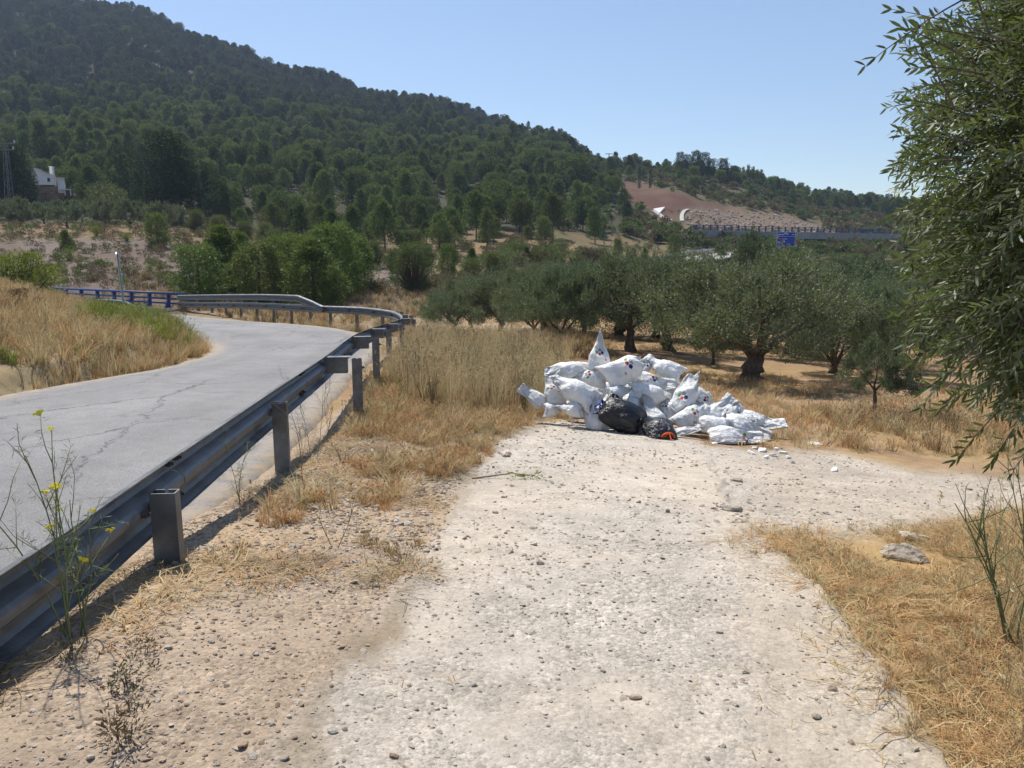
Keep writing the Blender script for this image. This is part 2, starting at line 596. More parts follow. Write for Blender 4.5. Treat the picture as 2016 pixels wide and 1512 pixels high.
def build_ground():
    azs = np.concatenate([np.linspace(-180, -48, 45)[:-1], np.linspace(-48, 46, 520)[:-1], np.linspace(46, 180, 45)])
    rad = np.concatenate([[0.15, 0.5, 0.9, 1.3], np.exp(np.linspace(math.log(1.6), math.log(1700), 430))])
    a = np.radians(azs)
    A, R = np.meshgrid(a, rad, indexing='ij')
    X, Y = R * np.sin(A), R * np.cos(A)
    M = region_masks(X, Y, ground_z(X, Y))
    Z = surf_z(X, Y)
    na, nr = X.shape
    idx = np.arange(na * nr).reshape(na, nr)
    f = np.stack([idx[:-1, :-1].ravel(), idx[:-1, 1:].ravel(), idx[1:, 1:].ravel(), idx[1:, :-1].ravel()], 1)[:, ::-1]
    # ---- what each spot is made of
    c = np.zeros((na, nr, 3))
    peb = np.zeros((na, nr))
    c[:] = np.where((Y > 60)[..., None], np.array((0.115, 0.098, 0.055)), np.array((0.27, 0.20, 0.12)))
    c[M['grove']] = (0.31, 0.205, 0.12)
    gm = M['grove'] & (vnoise(X, Y, 51, 0.5, 3) > 0.12)
    c[gm] = (0.34, 0.235, 0.12)
    c[M['bank_l']] = (0.30, 0.23, 0.13)
    c[M['verge']] = (0.40, 0.31, 0.225)
    peb[M['verge']] = 0.9
    lost = (Y < 11) & (Y > -3) & (X > -2.4) & (M['px'] < 1380) & ~M['path'] & ~M['straw_r']
    c[lost] = (0.40, 0.31, 0.225)
    peb[lost] = 0.9
    vm = M['verge'] & (vnoise(X, Y, 52, 1.6, 3) > 0.1) & (Y > 3.2)
    c[vm] = (0.41, 0.30, 0.19)
    c[M['straw_r']] = (0.42, 0.285, 0.135)
    peb[M['straw_r']] = 0.3
    # the gravel thins out gradually into verge and grass
    soft = np.zeros(X.shape)
    for q in range(6):
        j1 = vnoise(X, Y, 200 + q, 2.2, 3) * 34 + vnoise(X, Y, 220 + q, 11.0, 2) * 22
        j1 = j1 * np.clip(5.0 / np.maximum(Y, 1.5), 0.4, 2.6) + (q - 2.5) * 9 * np.clip(4.0 / np.maximum(Y, 1.5), 0.4, 2)
        soft += ((Y < 14) & (Y > 0.3) & inpoly(M['px'] + j1, M['py'] + j1 * 0.5, PATH)) | ((Y <= 1.6) & (np.abs(X) < 2.1) & (R < 20))
    soft = (soft / 6)[..., None]
    xc = X - (0.12 + 0.115 * Y)
    rut = np.exp(-((np.abs(xc + vnoise(X, Y, 243, 0.5, 2) * 0.15) - 0.72) / 0.2) ** 2) * (Y < 11)
    dust = np.clip(smooth01(vnoise(X, Y, 240, 0.9, 4), -0.1, 0.35) * 0.75 + rut * 0.6, 0, 1)[..., None]
    side = smooth01(M['px'], 1420, 1560)[..., None] * (Y < 11)[..., None]
    gcol = np.array((0.485, 0.43, 0.365)) * (1 - dust) + np.array((0.525, 0.455, 0.37)) * dust
    gcol = gcol * (1 - side * 0.6) + np.array((0.46, 0.385, 0.30)) * side * 0.6
    c = c * (1 - soft) + gcol * soft
    peb = peb * (1 - soft[..., 0]) + soft[..., 0] * (1 - 0.55 * dust[..., 0])
    # far land
    far = M['far']
    az_px = 1008 + F * X / np.maximum(Y, 1) + vnoise(X, Y, 64, 1 / 18, 3) * 90
    n6 = vnoise(X, Y, 61, 1 / 9, 3)
    bank = far & (Y < 125) & (az_px < 760)
    c[bank] = (0.155, 0.118, 0.092)
    c[bank & (n6 < -0.1)] = (0.185, 0.15, 0.122)
    c[bank & (Y > 84) & (Y < 125)] = (0.20, 0.138, 0.08)
    ter = far & (Y < 150) & (az_px >= 760) & (az_px < 1420)
    c[ter] = (0.18, 0.13, 0.075)
    c[ter & (n6 > 0.15)] = (0.12, 0.105, 0.05)
    scrub = far & (Y < 260) & (az_px >= 1420)
    c[scrub] = (0.14, 0.11, 0.062)
    c[scrub & (n6 > 0.1)] = (0.095, 0.09, 0.045)
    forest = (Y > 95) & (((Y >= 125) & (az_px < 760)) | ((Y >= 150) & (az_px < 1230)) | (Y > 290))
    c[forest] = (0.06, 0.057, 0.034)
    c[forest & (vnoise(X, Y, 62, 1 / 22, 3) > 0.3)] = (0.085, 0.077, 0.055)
    cp = far & (Y > 480) & (az_px < 800)
    c[cp & (vnoise(X, Y, 63, 1 / 16, 3) > 0.12)] = (0.115, 0.105, 0.097)
    top = far & (Y > 440) & (az_px > 1020) & (az_px < 1230)
    c[top] = (0.125, 0.10, 0.078)
    nn = n6 * 12
    red = far & (Y > 150) & (Y < 320) & inpoly(M['px'] + nn, M['py'] + nn * 0.3, [(1215, 358), (1260, 362), (1330, 378), (1400, 398), (1470, 412), (1475, 420), (1350, 415), (1330, 435), (1290, 430), (1250, 400)])
    c[red] = np.where((vnoise(X, Y, 65, 1 / 5, 3) > 0.1)[red][:, None], np.array((0.14, 0.092, 0.062)), np.array((0.12, 0.062, 0.044)))
    rock = far & (Y > 150) & (Y < 300) & inpoly(M['px'] + nn * 0.5, M['py'] + nn * 0.15, [(1350, 412), (1450, 412), (1560, 425), (1640, 455), (1660, 470), (1360, 462), (1345, 440)])
    c[rock] = (0.19, 0.14, 0.10)
    fieldg = far & (Y < 170) & inpoly(M['px'], M['py'], [(930, 470), (1200, 480), (1440, 485), (1440, 500), (1300, 530), (1200, 520), (930, 500)])
    c[fieldg & (n6 < 0.1)] = (0.24, 0.165, 0.09)
    # soften the borders a little
    for _ in range(3):
        c[1:-1, 1:-1] = (c[1:-1, 1:-1] * 2 + c[:-2, 1:-1] + c[2:, 1:-1] + c[1:-1, :-2] + c[1:-1, 2:]) / 6
        peb[1:-1, 1:-1] = (peb[1:-1, 1:-1] * 2 + peb[:-2, 1:-1] + peb[2:, 1:-1] + peb[1:-1, :-2] + peb[1:-1, 2:]) / 6
    # material
    t = NT('ground')
    P = worldpos(t)
    col = t.n('ShaderNodeAttribute', attribute_name='soil').outputs['Color']
    pb = t.attr('pebble')
    v1 = t.n('ShaderNodeTexVoronoi', {'Vector': P, 'Scale': 42.0, 'Randomness': 1.0})
    v2 = t.n('ShaderNodeTexVoronoi', {'Vector': P, 'Scale': 95.0, 'Randomness': 1.0})
    v3 = t.n('ShaderNodeTexVoronoi', {'Vector': P, 'Scale': 17.0, 'Randomness': 1.0})
    fine = t.noise(P, 55, 6, 0.7)
    big = t.noise(P, 0.9, 5, 0.6)
    mid = t.noise(P, 6, 5, 0.65)
    k = t.ramp(big, [(0.3, 0.84), (0.7, 1.12)])
    k2 = t.ramp(mid, [(0.28, 0.82), (0.72, 1.14)])
    k3 = t.ramp(fine, [(0.25, 0.74), (0.75, 1.2)])
    c1 = t.mix(1.0, col, k, 'MULTIPLY')
    c1 = t.mix(1.0, c1, k2, 'MULTIPLY')
    c1 = t.mix(1.0, c1, k3, 'MULTIPLY')
    # dusty fines show where the gravel is thin
    thin = t.ramp(t.noise(P, 2.3, 4, 0.6), [(0.47, 0.0), (0.6, 1.0)])
    sc = t.ramp(t.n('ShaderNodeSeparateColor', {0: v1.outputs['Color']}).outputs[0], [(0.0, 0.75), (0.35, 0.96), (0.8, 1.05), (1.0, 1.2)])
    sc2 = t.ramp(t.n('ShaderNodeSeparateColor', {0: v2.outputs['Color']}).outputs[1], [(0.0, 0.8), (0.5, 1.0), (1.0, 1.15)])
    stc = t.mix(1.0, t.mix(1.0, c1, sc, 'MULTIPLY'), sc2, 'MULTIPLY')
    amount = t.math('MULTIPLY', pb, t.math('SUBTRACT', 1.0, t.math('MULTIPLY', thin, 0.65)))
    colr = t.mix(amount, c1, stc)
    h = t.math('ADD', t.math('MULTIPLY', v1.outputs['Distance'], -0.7), t.math('MULTIPLY', v2.outputs['Distance'], -0.3))
    h = t.math('ADD', h, t.math('MULTIPLY', v3.outputs['Distance'], -0.18))
    h = t.math('MULTIPLY', h, amount)
    h = t.math('ADD', h, t.math('MULTIPLY', fine, 0.8))
    h = t.math('ADD', h, t.math('MULTIPLY', mid, 1.2))
    nrm = t.bump(h, 0.7, 0.017)
    mat = t.surf(t.bsdf(colr, 0.95, 0, 0.1, nrm))
    me = mk_mesh('ground', np.stack([X, Y, Z], -1).reshape(-1, 3), f, mat, True)
    ca = me.attributes.new('soil', 'FLOAT_COLOR', 'POINT')
    ca.data.foreach_set('color', np.concatenate([c.reshape(-1, 3), np.ones((na * nr, 1))], 1).astype(np.float32).ravel())
    pa = me.attributes.new('pebble', 'FLOAT', 'POINT')
    pa.data.foreach_set('value', peb.astype(np.float32).ravel())
    o = obj('ground', me)
    tag(o, 'pale gravel track, dry soil and hillsides of the valley', 'ground', kind='structure')
    return o


build_ground()


# ------------------------------------------------------------------ asphalt road
def build_road():
    t = NT('asphalt')
    P = worldpos(t)
    big = t.noise(P, 0.35, 5, 0.6)
    fine = t.noise(P, 70, 4, 0.75)
    mid = t.noise(P, 3.0, 5, 0.65)
    c = t.mix(t.ramp(big, [(0.35, 0.0), (0.65, 1.0)]), (0.205, 0.198, 0.196, 1), (0.27, 0.262, 0.255, 1))
    c = t.mix(1.0, c, t.ramp(fine, [(0.3, 0.55), (0.7, 1.42)]), 'MULTIPLY')
    c = t.mix(1.0, c, t.ramp(mid, [(0.3, 0.88), (0.7, 1.1)]), 'MULTIPLY')
    # cracks: edges of large warped cells, only along some stretches
    wv = t.n('ShaderNodeVectorMath', {0: P, 1: t.n('ShaderNodeVectorMath', {0: t.n('ShaderNodeTexNoise', {'Vector': P, 'Scale': 2.2, 'Detail': 6.0, 'Roughness': 0.7}).outputs['Color'], 1: (0.75, 0.75, 0.0)}, operation='MULTIPLY').outputs[0]}, operation='ADD').outputs[0]
    sv_ = t.n('ShaderNodeVectorMath', {0: wv, 1: (1.0, 0.42, 0.0)}, operation='MULTIPLY').outputs[0]
    vo = t.n('ShaderNodeTexVoronoi', {'Vector': sv_, 'Scale': 0.62}, feature='DISTANCE_TO_EDGE')
    line = t.ramp(vo.outputs['Distance'], [(0.0, 0.8), (0.003, 0.6), (0.007, 0.0)])
    where = t.ramp(t.noise(P, 0.33, 3, 0.5), [(0.42, 0.0), (0.56, 1.0)])
    line = t.math('MULTIPLY', line, where)
    c = t.mix(line, c, (0.085, 0.08, 0.077, 1))
    wear = t.math('MULTIPLY', t.attr('lane'), t.ramp(t.noise(P, 0.8, 4, 0.6), [(0.35, 0.3), (0.65, 1.0)]))
    c = t.mix(t.math('MULTIPLY', wear, 0.35), c, (0.13, 0.128, 0.128, 1))
    spot = t.ramp(t.noise(P, 1.7, 3, 0.5, 0.6), [(0.66, 0.0), (0.72, 0.35)])
    c = t.mix(spot, c, (0.11, 0.108, 0.11, 1))
    # dust at the edges
    c = t.mix(t.math('MULTIPLY', t.attr('edge'), t.ramp(t.noise(P, 5, 5, 0.7), [(0.35, 0.0), (0.6, 1.0)])), c, (0.40, 0.315, 0.22, 1))
    h = t.math('SUBTRACT', t.math('ADD', fine, t.math('MULTIPLY', mid, 0.2)), t.math('MULTIPLY', line, 2.0))
    m = t.surf(t.bsdf(c, 0.85, 0, 0.25, t.bump(h, 0.7, 0.01)))
    n, k = ROADP.shape[:2]
    fr = np.linspace(0, 1, k)
    crown = 0.05 * (1 - (2 * fr - 1) ** 2)
    Z = _rz[:, None] + crown[None, :]
    wob = vnoise(_rl[:, 0], _rl[:, 1], 71, 1.4, 3) * 0.14
    wob2 = vnoise(_rr[:, 0], _rr[:, 1], 72, 1.4, 3) * 0.1
    XY = ROADP.copy()
    dirv = (_rr - _rl) / np.linalg.norm(_rr - _rl, axis=1, keepdims=True)
    XY[:, 0] += dirv * wob[:, None]
    XY[:, -1] += dirv * wob2[:, None]
    V = np.concatenate([XY, Z[..., None]], -1)
    # broken edge goes down into the soil
    lo1, lo2 = V[:, 0].copy(), V[:, -1].copy()
    lo1[:, :2] -= dirv * 0.05
    lo2[:, :2] += dirv * 0.05
    lo1[:, 2] -= 0.12
    lo2[:, 2] -= 0.12
    V = np.concatenate([lo1[:, None], V, lo2[:, None]], 1)
    kk = k + 2
    idx = np.arange(n * kk).reshape(n, kk)
    f = np.stack([idx[:-1, :-1].ravel(), idx[:-1, 1:].ravel(), idx[1:, 1:].ravel(), idx[1:, :-1].ravel()], 1)
    me = mk_mesh('road', V.reshape(-1, 3), f, m, True)
    e = np.concatenate([[1.0], np.clip(1 - np.minimum(fr, 1 - fr) * 10, 0, 1), [1.0]])
    at_ = me.attributes.new('edge', 'FLOAT', 'POINT')
    at_.data.foreach_set('value', np.tile(e, n).astype(np.float32))
    ln = np.concatenate([[0.0], np.maximum(np.exp(-((fr - 0.30) / 0.07) ** 2) + np.exp(-((fr - 0.70) / 0.07) ** 2) + 0.7 * np.exp(-((fr - 0.12) / 0.05) ** 2) + 0.7 * np.exp(-((fr - 0.88) / 0.05) ** 2), 0), [0.0]])
    la_ = me.attributes.new('lane', 'FLOAT', 'POINT')
    la_.data.foreach_set('value', np.tile(ln, n).astype(np.float32))
    o = obj('road', me)
    tag(o, 'cracked grey asphalt road bending to the left', 'road', kind='structure')


build_road()


# ------------------------------------------------------------------ steel guardrail
def steel_mat():
    t = NT('galvanised_steel')
    p = worldpos(t)
    n = t.noise(p, 6, 6, 0.65)
    st = t.noise(t.n('ShaderNodeVectorMath', {0: p, 1: (3.0, 3.0, 30.0)}, operation='MULTIPLY').outputs[0], 1.0, 4, 0.6)
    c = t.mix(t.ramp(n, [(0.3, 0.0), (0.7, 1.0)]), (0.095, 0.10, 0.108, 1), (0.225, 0.232, 0.24, 1))
    c = t.mix(t.ramp(st, [(0.55, 0.0), (0.75, 0.45)]), c, (0.20, 0.17, 0.14, 1))
    r = t.ramp(n, [(0.3, 0.36), (0.7, 0.58)])
    return t.surf(t.bsdf(c, r, 0.45, 0.5, t.bump(n, 0.06, 0.01)))


STEEL = steel_mat()
BOLT = simple_mat('bolt_steel', (0.16, 0.15, 0.14), 0.5, 0.8)
WP = [(.155, .004), (.150, .022), (.128, .066), (.108, .079), (.084, .081), (.064, .068), (.034, .016), (.018, .002), (0, 0)]
WP = WP + [(-z, d) for z, d in WP[-2::-1]]


def beam_mesh(name, path, tang, thick=0.004):
    """W-profile swept along a path of (x, y, z of the beam's middle); corrugations face the road (left of travel)"""
    n, k = len(path), len(WP)
    V = []
    for p, tg in zip(path, tang):
        nl = Vector((-tg[1], tg[0], 0)).normalized()
        for z, d in WP:
            V.append((p[0] + nl[0] * d, p[1] + nl[1] * d, p[2] + z))
        for z, d in WP:
            V.append((p[0] + nl[0] * (d - thick), p[1] + nl[1] * (d - thick), p[2] + z * 0.985))
    fs = []
    kk = 2 * k
    for i in range(n - 1):
        for j in range(k - 1):
            a, b = i * kk + j, (i + 1) * kk + j
            fs.append((a, b, b + 1, a + 1))
            fs.append((a + k, a + k + 1, b + k + 1, b + k))
        for j in (0, k - 1):
            a, b = i * kk + j, (i + 1) * kk + j
            fs.append((a, a + k, b + k, b) if j == 0 else (a, b, b + k, a + k))
    for i in (0, n - 1):
        for j in range(k - 1):
            a = i * kk + j
            q = (a, a + 1, a + k + 1, a + k)
            fs.append(q if i == 0 else q[::-1])
    return mk_mesh(name, V, fs, STEEL, False)


def arc_path(ctrl, step=0.25):
    c = resample(ctrl, 900)
    d = np.concatenate([[0], np.cumsum(np.linalg.norm(np.diff(c[:, :2], axis=0), axis=1))])
    s = np.arange(0, d[-1], step)
    P = np.stack([np.interp(s, d, c[:, i]) for i in range(3)], 1)
    T = np.gradient(P, axis=0)
    T[:, 2] = 0
    T /= np.linalg.norm(T, axis=1, keepdims=True)
    return s, P, T


RAIL_CTRL = [(-1.62, -4, 0.57), (-1.63, -1, 0.56)] + [tuple(at(*q)) for q in (
    (0, 1132, 2.35), (300, 930, 3.56), (530, 775, 6.2), (640, 702, 9.3), (697, 660, 13), (733, 645.5, 17), (765, 636, 21), (793, 625, 25), (776, 613, 28.2), (738, 607, 30.2), (702, 604, 31.4), (640, 602, 33), (600, 600.5, 34.5), (500, 596, 38.8), (350, 595, 46.8))]
RS, RP, RT = arc_path(RAIL_CTRL)


def post_mesh(h, w=0.12, dpt=0.07, wall=0.006, top=0.0):
    """open C-section post, hollow on top; origin at the beam's back face, top at z = top"""
    mb = MB()
    mb.box((w / 2 + 0.0, -dpt / 2 + wall / 2, top - h / 2), (w, wall, h))          # face towards the traffic's origin
    mb.box((wall / 2, 0, top - h / 2), (wall, dpt - 2 * wall, h))
    mb.box((w - wall / 2, 0, top - h / 2), (wall, dpt - 2 * wall, h))
    mb.box((0.026, dpt / 2 - wall / 2, top - h / 2), (0.052, wall, h))
    mb.box((w - 0.026, dpt / 2 - wall / 2, top - h / 2), (0.052, wall, h))
    return mb.mesh('post', STEEL)


def bolt_mesh(r=0.018, l=0.025):
    mb = MB()
    mb.tube([(0, 0, 0), (l, 0, 0)], [r, r], 6)
    mb.tube([(l, 0, 0), (l + 0.015, 0, 0)], [r * 0.5, r * 0.5], 6)
    return mb.mesh('bolt', BOLT)


def spacer_mesh():
    mb = MB()
    w, h = 0.30, 0.20
    mb.box((0.055, 0, -0.03 - h / 2), (0.006, 0.10, h))
    mb.box((w / 2 + 0.005, -0.05, -0.03 - h / 2), (w - 0.01, 0.005, h))
    mb.box((w / 2 + 0.005, 0.05, -0.03 - h / 2), (w - 0.01, 0.005, h))
    mb.box((w / 2 + 0.02, 0, -0.026), (w + 0.04, 0.13, 0.006))                        # bright top plate
    mb.box((w - 0.003, 0, -0.03 - h / 2), (0.006, 0.095, h))
    return mb.mesh('spacer', STEEL)


def build_guardrail():
    g = empty('guardrail', (-1.7, 3.0, 0.1), 0, 'long galvanised steel guardrail with posts curving round the road bend', 'guardrail')
    inv = Matrix.Translation(-g.location)

    def put(o):
        o.parent = g
        o.matrix_parent_inverse = inv
        return o
    seg = int(4.0 / 0.25)
    k = 0
    while k < len(RP) - 2:
        e = min(k + seg + 1, len(RP))
        P = RP[k:e].copy()
        P[:, 2] -= 0.155
        T = RT[k:e]
        P[-1, :2] += np.array([T[-1][1], -T[-1][0]]) * -0.004
        put(obj('beam', beam_mesh('beam', P, T)))
        # splice bolts at the joint
        if k > 0:
            nl = np.array([-RT[k][1], RT[k][0]])
            ang = math.atan2(-nl[1], -nl[0])
            for dz in (-0.105, 0.105):
                for ds in (-0.05, 0.08):
                    b = put(obj('bolt', BM))
                    b.location = (RP[k][0] + RT[k][0] * ds + nl[0] * 0.072, RP[k][1] + RT[k][1] * ds + nl[1] * 0.072, RP[k][2] - 0.155 + dz)
                    b.rotation_euler = (0, 0, ang)
        k += seg
    # double-height stretch towards the bridge
    ui = int(np.argmin(np.hypot(RP[:, 0] - at(640, 602, 33)[0], RP[:, 1] - 33)))
    U = RP[ui:].copy()
    Ut = RT[ui:]
    su = RS[ui:] - RS[ui]
    lift = 0.44 * np.clip(su / 2.6, 0, 1)
    U[:, 2] += lift - 0.155
    nl = np.stack([-Ut[:, 1], Ut[:, 0]], 1)
    U[:, :2] += nl * (0.008 + 0.09 * (1 - np.clip(su / 1.0, 0, 1)))[:, None]
    k = 0
    while k < len(U) - 2:
        e = min(k + seg + 1, len(U))
        put(obj('upper_beam', beam_mesh('upper_beam', U[k:e], Ut[k:e])))
        k += seg
    posts = []
    for D in (0.9, 3.45, 6.25, 9.4, 13.0, 17.0, 21.0, 24.6):
        posts.append(int(np.argmin(np.abs(RP[:ui, 1] - D) + (np.arange(ui) > np.argmax(RP[:ui, 0] * 0 + (RP[:ui, 1] > 26))) * 50)))
    s = RS[posts[-1]] + 2.0
    while s < RS[-1] - 0.2:
        posts.append(int(np.searchsorted(RS, s)))
        s += 2.0
    sp = spacer_mesh()
    for n_, i in enumerate(posts):
        p, tg = RP[i], RT[i]
        nr = np.array([tg[1], -tg[0]])                # outward (right of travel)
        ang = math.atan2(nr[1], nr[0])
        has_sp = n_ >= 3
        off = 0.305 if has_sp else 0.012
        bx, by = p[0] + nr[0] * (off + 0.06), p[1] + nr[1] * (off + 0.06)
        g0 = gz(bx, by)
        top_z = p[2] - (0.045 if has_sp else 0.08) + (0.44 if i > ui + 10 else 0)
        h = top_z - g0 + 0.25
        q = put(obj('post', post_mesh(h)))
        q.location = (p[0] + nr[0] * off, p[1] + nr[1] * off, top_z)
        q.rotation_euler = (0, 0, ang)
        if has_sp:
            w_ = put(obj('spacer', sp))
            w_.location = (p[0] - nr[0] * 0.05, p[1] - nr[1] * 0.05, p[2] + 0.005)
            w_.rotation_euler = (0, 0, ang)
            b = put(obj('bolt', BM))
            b.location = (p[0] + nr[0] * (off + 0.12), p[1] + nr[1] * (off + 0.12), p[2] - 0.16)
            b.rotation_euler = (0, 0, ang)
        elif n_ == 1 or n_ == 2:
            b = put(obj('bolt', BM))
            b.location = (p[0] + nr[0] * 0.004 - tg[0] * 0.11, p[1] + nr[1] * 0.004 - tg[1] * 0.11, p[2] - 0.155)
            b.rotation_euler = (0, 0, ang)


BM = bolt_mesh()
build_guardrail()


# ------------------------------------------------------------------ blue bridge parapet
def paint_mat(name, col, rough=0.45):
    t = NT(name)
    n = t.noise(objpos(t), 5, 6, 0.65)
    c = t.mix(t.ramp(n, [(0.3, 0.0), (0.75, 1.0)]), (*[x * 0.8 for x in col], 1), (*[min(1, x * 1.2 + 0.01) for x in col], 1))
    return t.surf(t.bsdf(c, rough, 0.0, 0.4))


BLUE = paint_mat('blue_paint', (0.022, 0.06, 0.21))
CONC = simple_mat('concrete', (0.42, 0.40, 0.37), 0.9, 0, 0.2, 0.2, 3.0, 0.1)


def build_parapet():
    g = empty('bridge_parapet', at(340, 607, 47.2), 0, 'blue painted steel bridge parapet with three rails and wedge posts', 'railing')
    inv = Matrix.Translation(-g.location)

    def put(o):
        o.parent = g
        o.matrix_parent_inverse = inv
        return o
    A, B = at(352, 579, 46.7), at(96, 567, 54.5)
    d = (B - A)
    dh = Vector((d.x, d.y, 0)).normalized()
    nrm = Vector((-dh.y, dh.x, 0))
    n = 8
    for k in range(n):
        t = (k + 0.55) / (n - 0.3)
        p = A + d * t
        h = 0.86
        mb = MB()
        V = []
        for z, w in ((0, 0.30), (-h * 0.45, 0.24), (-h, 0.46)):
            for sx, sy in ((-.5, -.5), (.5, -.5), (.5, .5), (-.5, .5)):
                q = p + dh * (sx * 0.11) + nrm * ((sy + (0.3 if z < -0.5 else 0)) * w * 0.8) + Vector((0, 0, z))
                V.append(tuple(q))
        fs = []
        for l in range(2):
            for i in range(4):
                j = (i + 1) % 4
                fs.append((l * 4 + i, l * 4 + j, l * 4 + 4 + j, l * 4 + 4 + i))
        fs += [(3, 2, 1, 0), (8, 9, 10, 11)]
        mb.add(V, fs)
        put(obj('post', mb.mesh('post', BLUE)))
    for dz, r in ((0.03, 0.075), (-0.29, 0.06), (-0.57, 0.055)):
        mb = MB()
        a, b = A + Vector((0, 0, dz - 0.02)), B + Vector((0, 0, dz - 0.02))
        mb.tube([a - dh * 0.5, b], [r, r], 8)
        put(obj('rail', mb.mesh('rail', BLUE, True)))
    mb = MB()
    c = A + d * 0.5
    mb.box((c.x, c.y, c.z - 0.95 - 0.1), (d.length, 0.5, 0.24), math.atan2(dh.y, dh.x), None)
    put(obj('kerb', mb.mesh('kerb', CONC)))


build_parapet()


def build_terminal():
    g = empty('guardrail_end', at(262, 610, 37), 0, 'short guardrail end sinking into the ground beside the bend', 'guardrail')
    inv = Matrix.Translation(-g.location)
    a, b = at(180, 590, 40), at(292, 616, 34.5)
    m = at(243, 592, 37.3)
    ctrl = [tuple(a), tuple(m), tuple(b - Vector((0, 0, 0.05)))]
    s, P, T = arc_path(ctrl)
    P[:, 2] -= 0.15
    T = -T
    o = obj('beam', beam_mesh('beam', P, T))
    o.parent = g
    o.matrix_parent_inverse = inv
    for t_ in (0.1, 0.5):
        p = P[int(t_ * (len(P) - 1))]
        mb = MB()
        h = p[2] - gz(p[0], p[1]) + 0.4
        mb.box((p[0], p[1] - 0.1, p[2] - h / 2 + 0.1), (0.12, 0.07, h))
        q = obj('post', mb.mesh('post', STEEL))
        q.parent = g
        q.matrix_parent_inverse = inv


build_terminal()


def build_edge_sign():
    # a road sign seen edge-on on a leaning tube post
    b = at(246, 606, 30)
    b.z = gz(b.x, b.y)
    t = at(231, 496, 30)
    g = empty('road_sign', b, 0, 'leaning grey sign post with its plate seen edge on, in the verge', 'road sign')
    inv = Matrix.Translation(-b)
    mb = MB()
    mb.tube([b - Vector((0, 0, 0.3)), b, t], [0.045, 0.045, 0.04], 8)
    o = obj('post', mb.mesh('post', simple_mat('sign_post', (0.30, 0.31, 0.29), 0.45, 0.6), True))
    o.parent = g
    o.matrix_parent_inverse = inv
    d = (t - b).normalized()
    mb = MB()
    M = d.to_track_quat('Z', 'Y').to_matrix()
    c = t - d * 0.30 + Vector((-0.055, 0, 0))
    # thin plate, its face along the line of sight
    vd = Vector((c.x, c.y, 0)).normalized()
    nx = Vector((vd.y, -vd.x, 0))
    V = []
    for s in (-0.014, 0.014):
        for i in range(20):
            a = 2 * math.pi * i / 20
            V.append(tuple(c + nx * s + vd * (0.3 * math.cos(a)) + d * (0.3 * math.sin(a))))
    fs = [tuple(range(20))[::-1], tuple(range(20, 40))] + [(i, (i + 1) % 20, 20 + (i + 1) % 20, 20 + i) for i in range(20)]
    mb.add(V, fs)
    o = obj('plate', mb.mesh('plate', simple_mat('sign_plate', (0.62, 0.62, 0.60), 0.35, 0.3)))
    o.parent = g
    o.matrix_parent_inverse = inv
    for z in (-0.12, 0.12):
        mb = MB()
        mb.box(tuple(c + d * z + Vector((0.03, 0, 0))), (0.05, 0.06, 0.03))
        o = obj('clamp', mb.mesh('clamp', BOLT))
        o.parent = g
        o.matrix_parent_inverse = inv


build_edge_sign()

# ------------------------------------------------------------------ vegetation building blocks
def rnd_dirs(n, rng):
    v = rng.normal(size=(n, 3))
    return v / np.linalg.norm(v, axis=1, keepdims=True)


def leaf_quads(P, D, L, W, rng, fold=0.0):
    """rhombic leaves: base P, direction D, lengths L, widths W"""
    n = len(P)
    D = D / np.maximum(np.linalg.norm(D, axis=1, keepdims=True), 1e-6)
    S = np.cross(D, rnd_dirs(n, rng))
    S /= np.maximum(np.linalg.norm(S, axis=1, keepdims=True), 1e-6)
    L = np.broadcast_to(L, (n,))[:, None]
    W = np.broadcast_to(W, (n,))[:, None]
    a, b = P, P + D * L
    m = P + D * L * 0.5
    V = np.stack([a, m + S * W * 0.5, b, m - S * W * 0.5], 1).reshape(-1, 3)
    Fq = np.arange(4 * n).reshape(n, 4)
    return V, Fq


def clump_leaves(centres, radii, per, rng, L, W, up=0.35, out=1.0, shell=0.55):
    Ps, Ds = [], []
    for c, r in zip(centres, radii):
        n = int(per * (0.7 + 0.6 * rng.random()))
        d = rnd_dirs(n, rng)
        rr = r * (shell + (1 - shell) * rng.random(n)) ** 0.8
        p = np.asarray(c) + d * rr[:, None] * np.array([1, 1, 0.75])
        Ps.append(p)
        Ds.append(d * out + rnd_dirs(n, rng) * 0.6 + np.array([0, 0, up]))
    P, D = np.concatenate(Ps), np.concatenate(Ds)
    n = len(P)
    return leaf_quads(P, D, L * (0.7 + 0.6 * rng.random(n)), W * (0.7 + 0.6 * rng.random(n)), rng)


def limb(mb, p0, d, length, r0, rng, n=4, gravity=0.0, r1=None, wob=0.25):
    pts, rad = [Vector(p0)], [r0]
    d = Vector(d).normalized()
    for k in range(n):
        d = (d + Vector(rng.normal(size=3) * wob) + Vector((0, 0, gravity))).normalized()
        pts.append(pts[-1] + d * length / n)
        rad.append(r0 + ((r0 * 0.35 if r1 is None else r1) - r0) * (k + 1) / n)
    mb.tube(pts, rad, 6)
    return pts


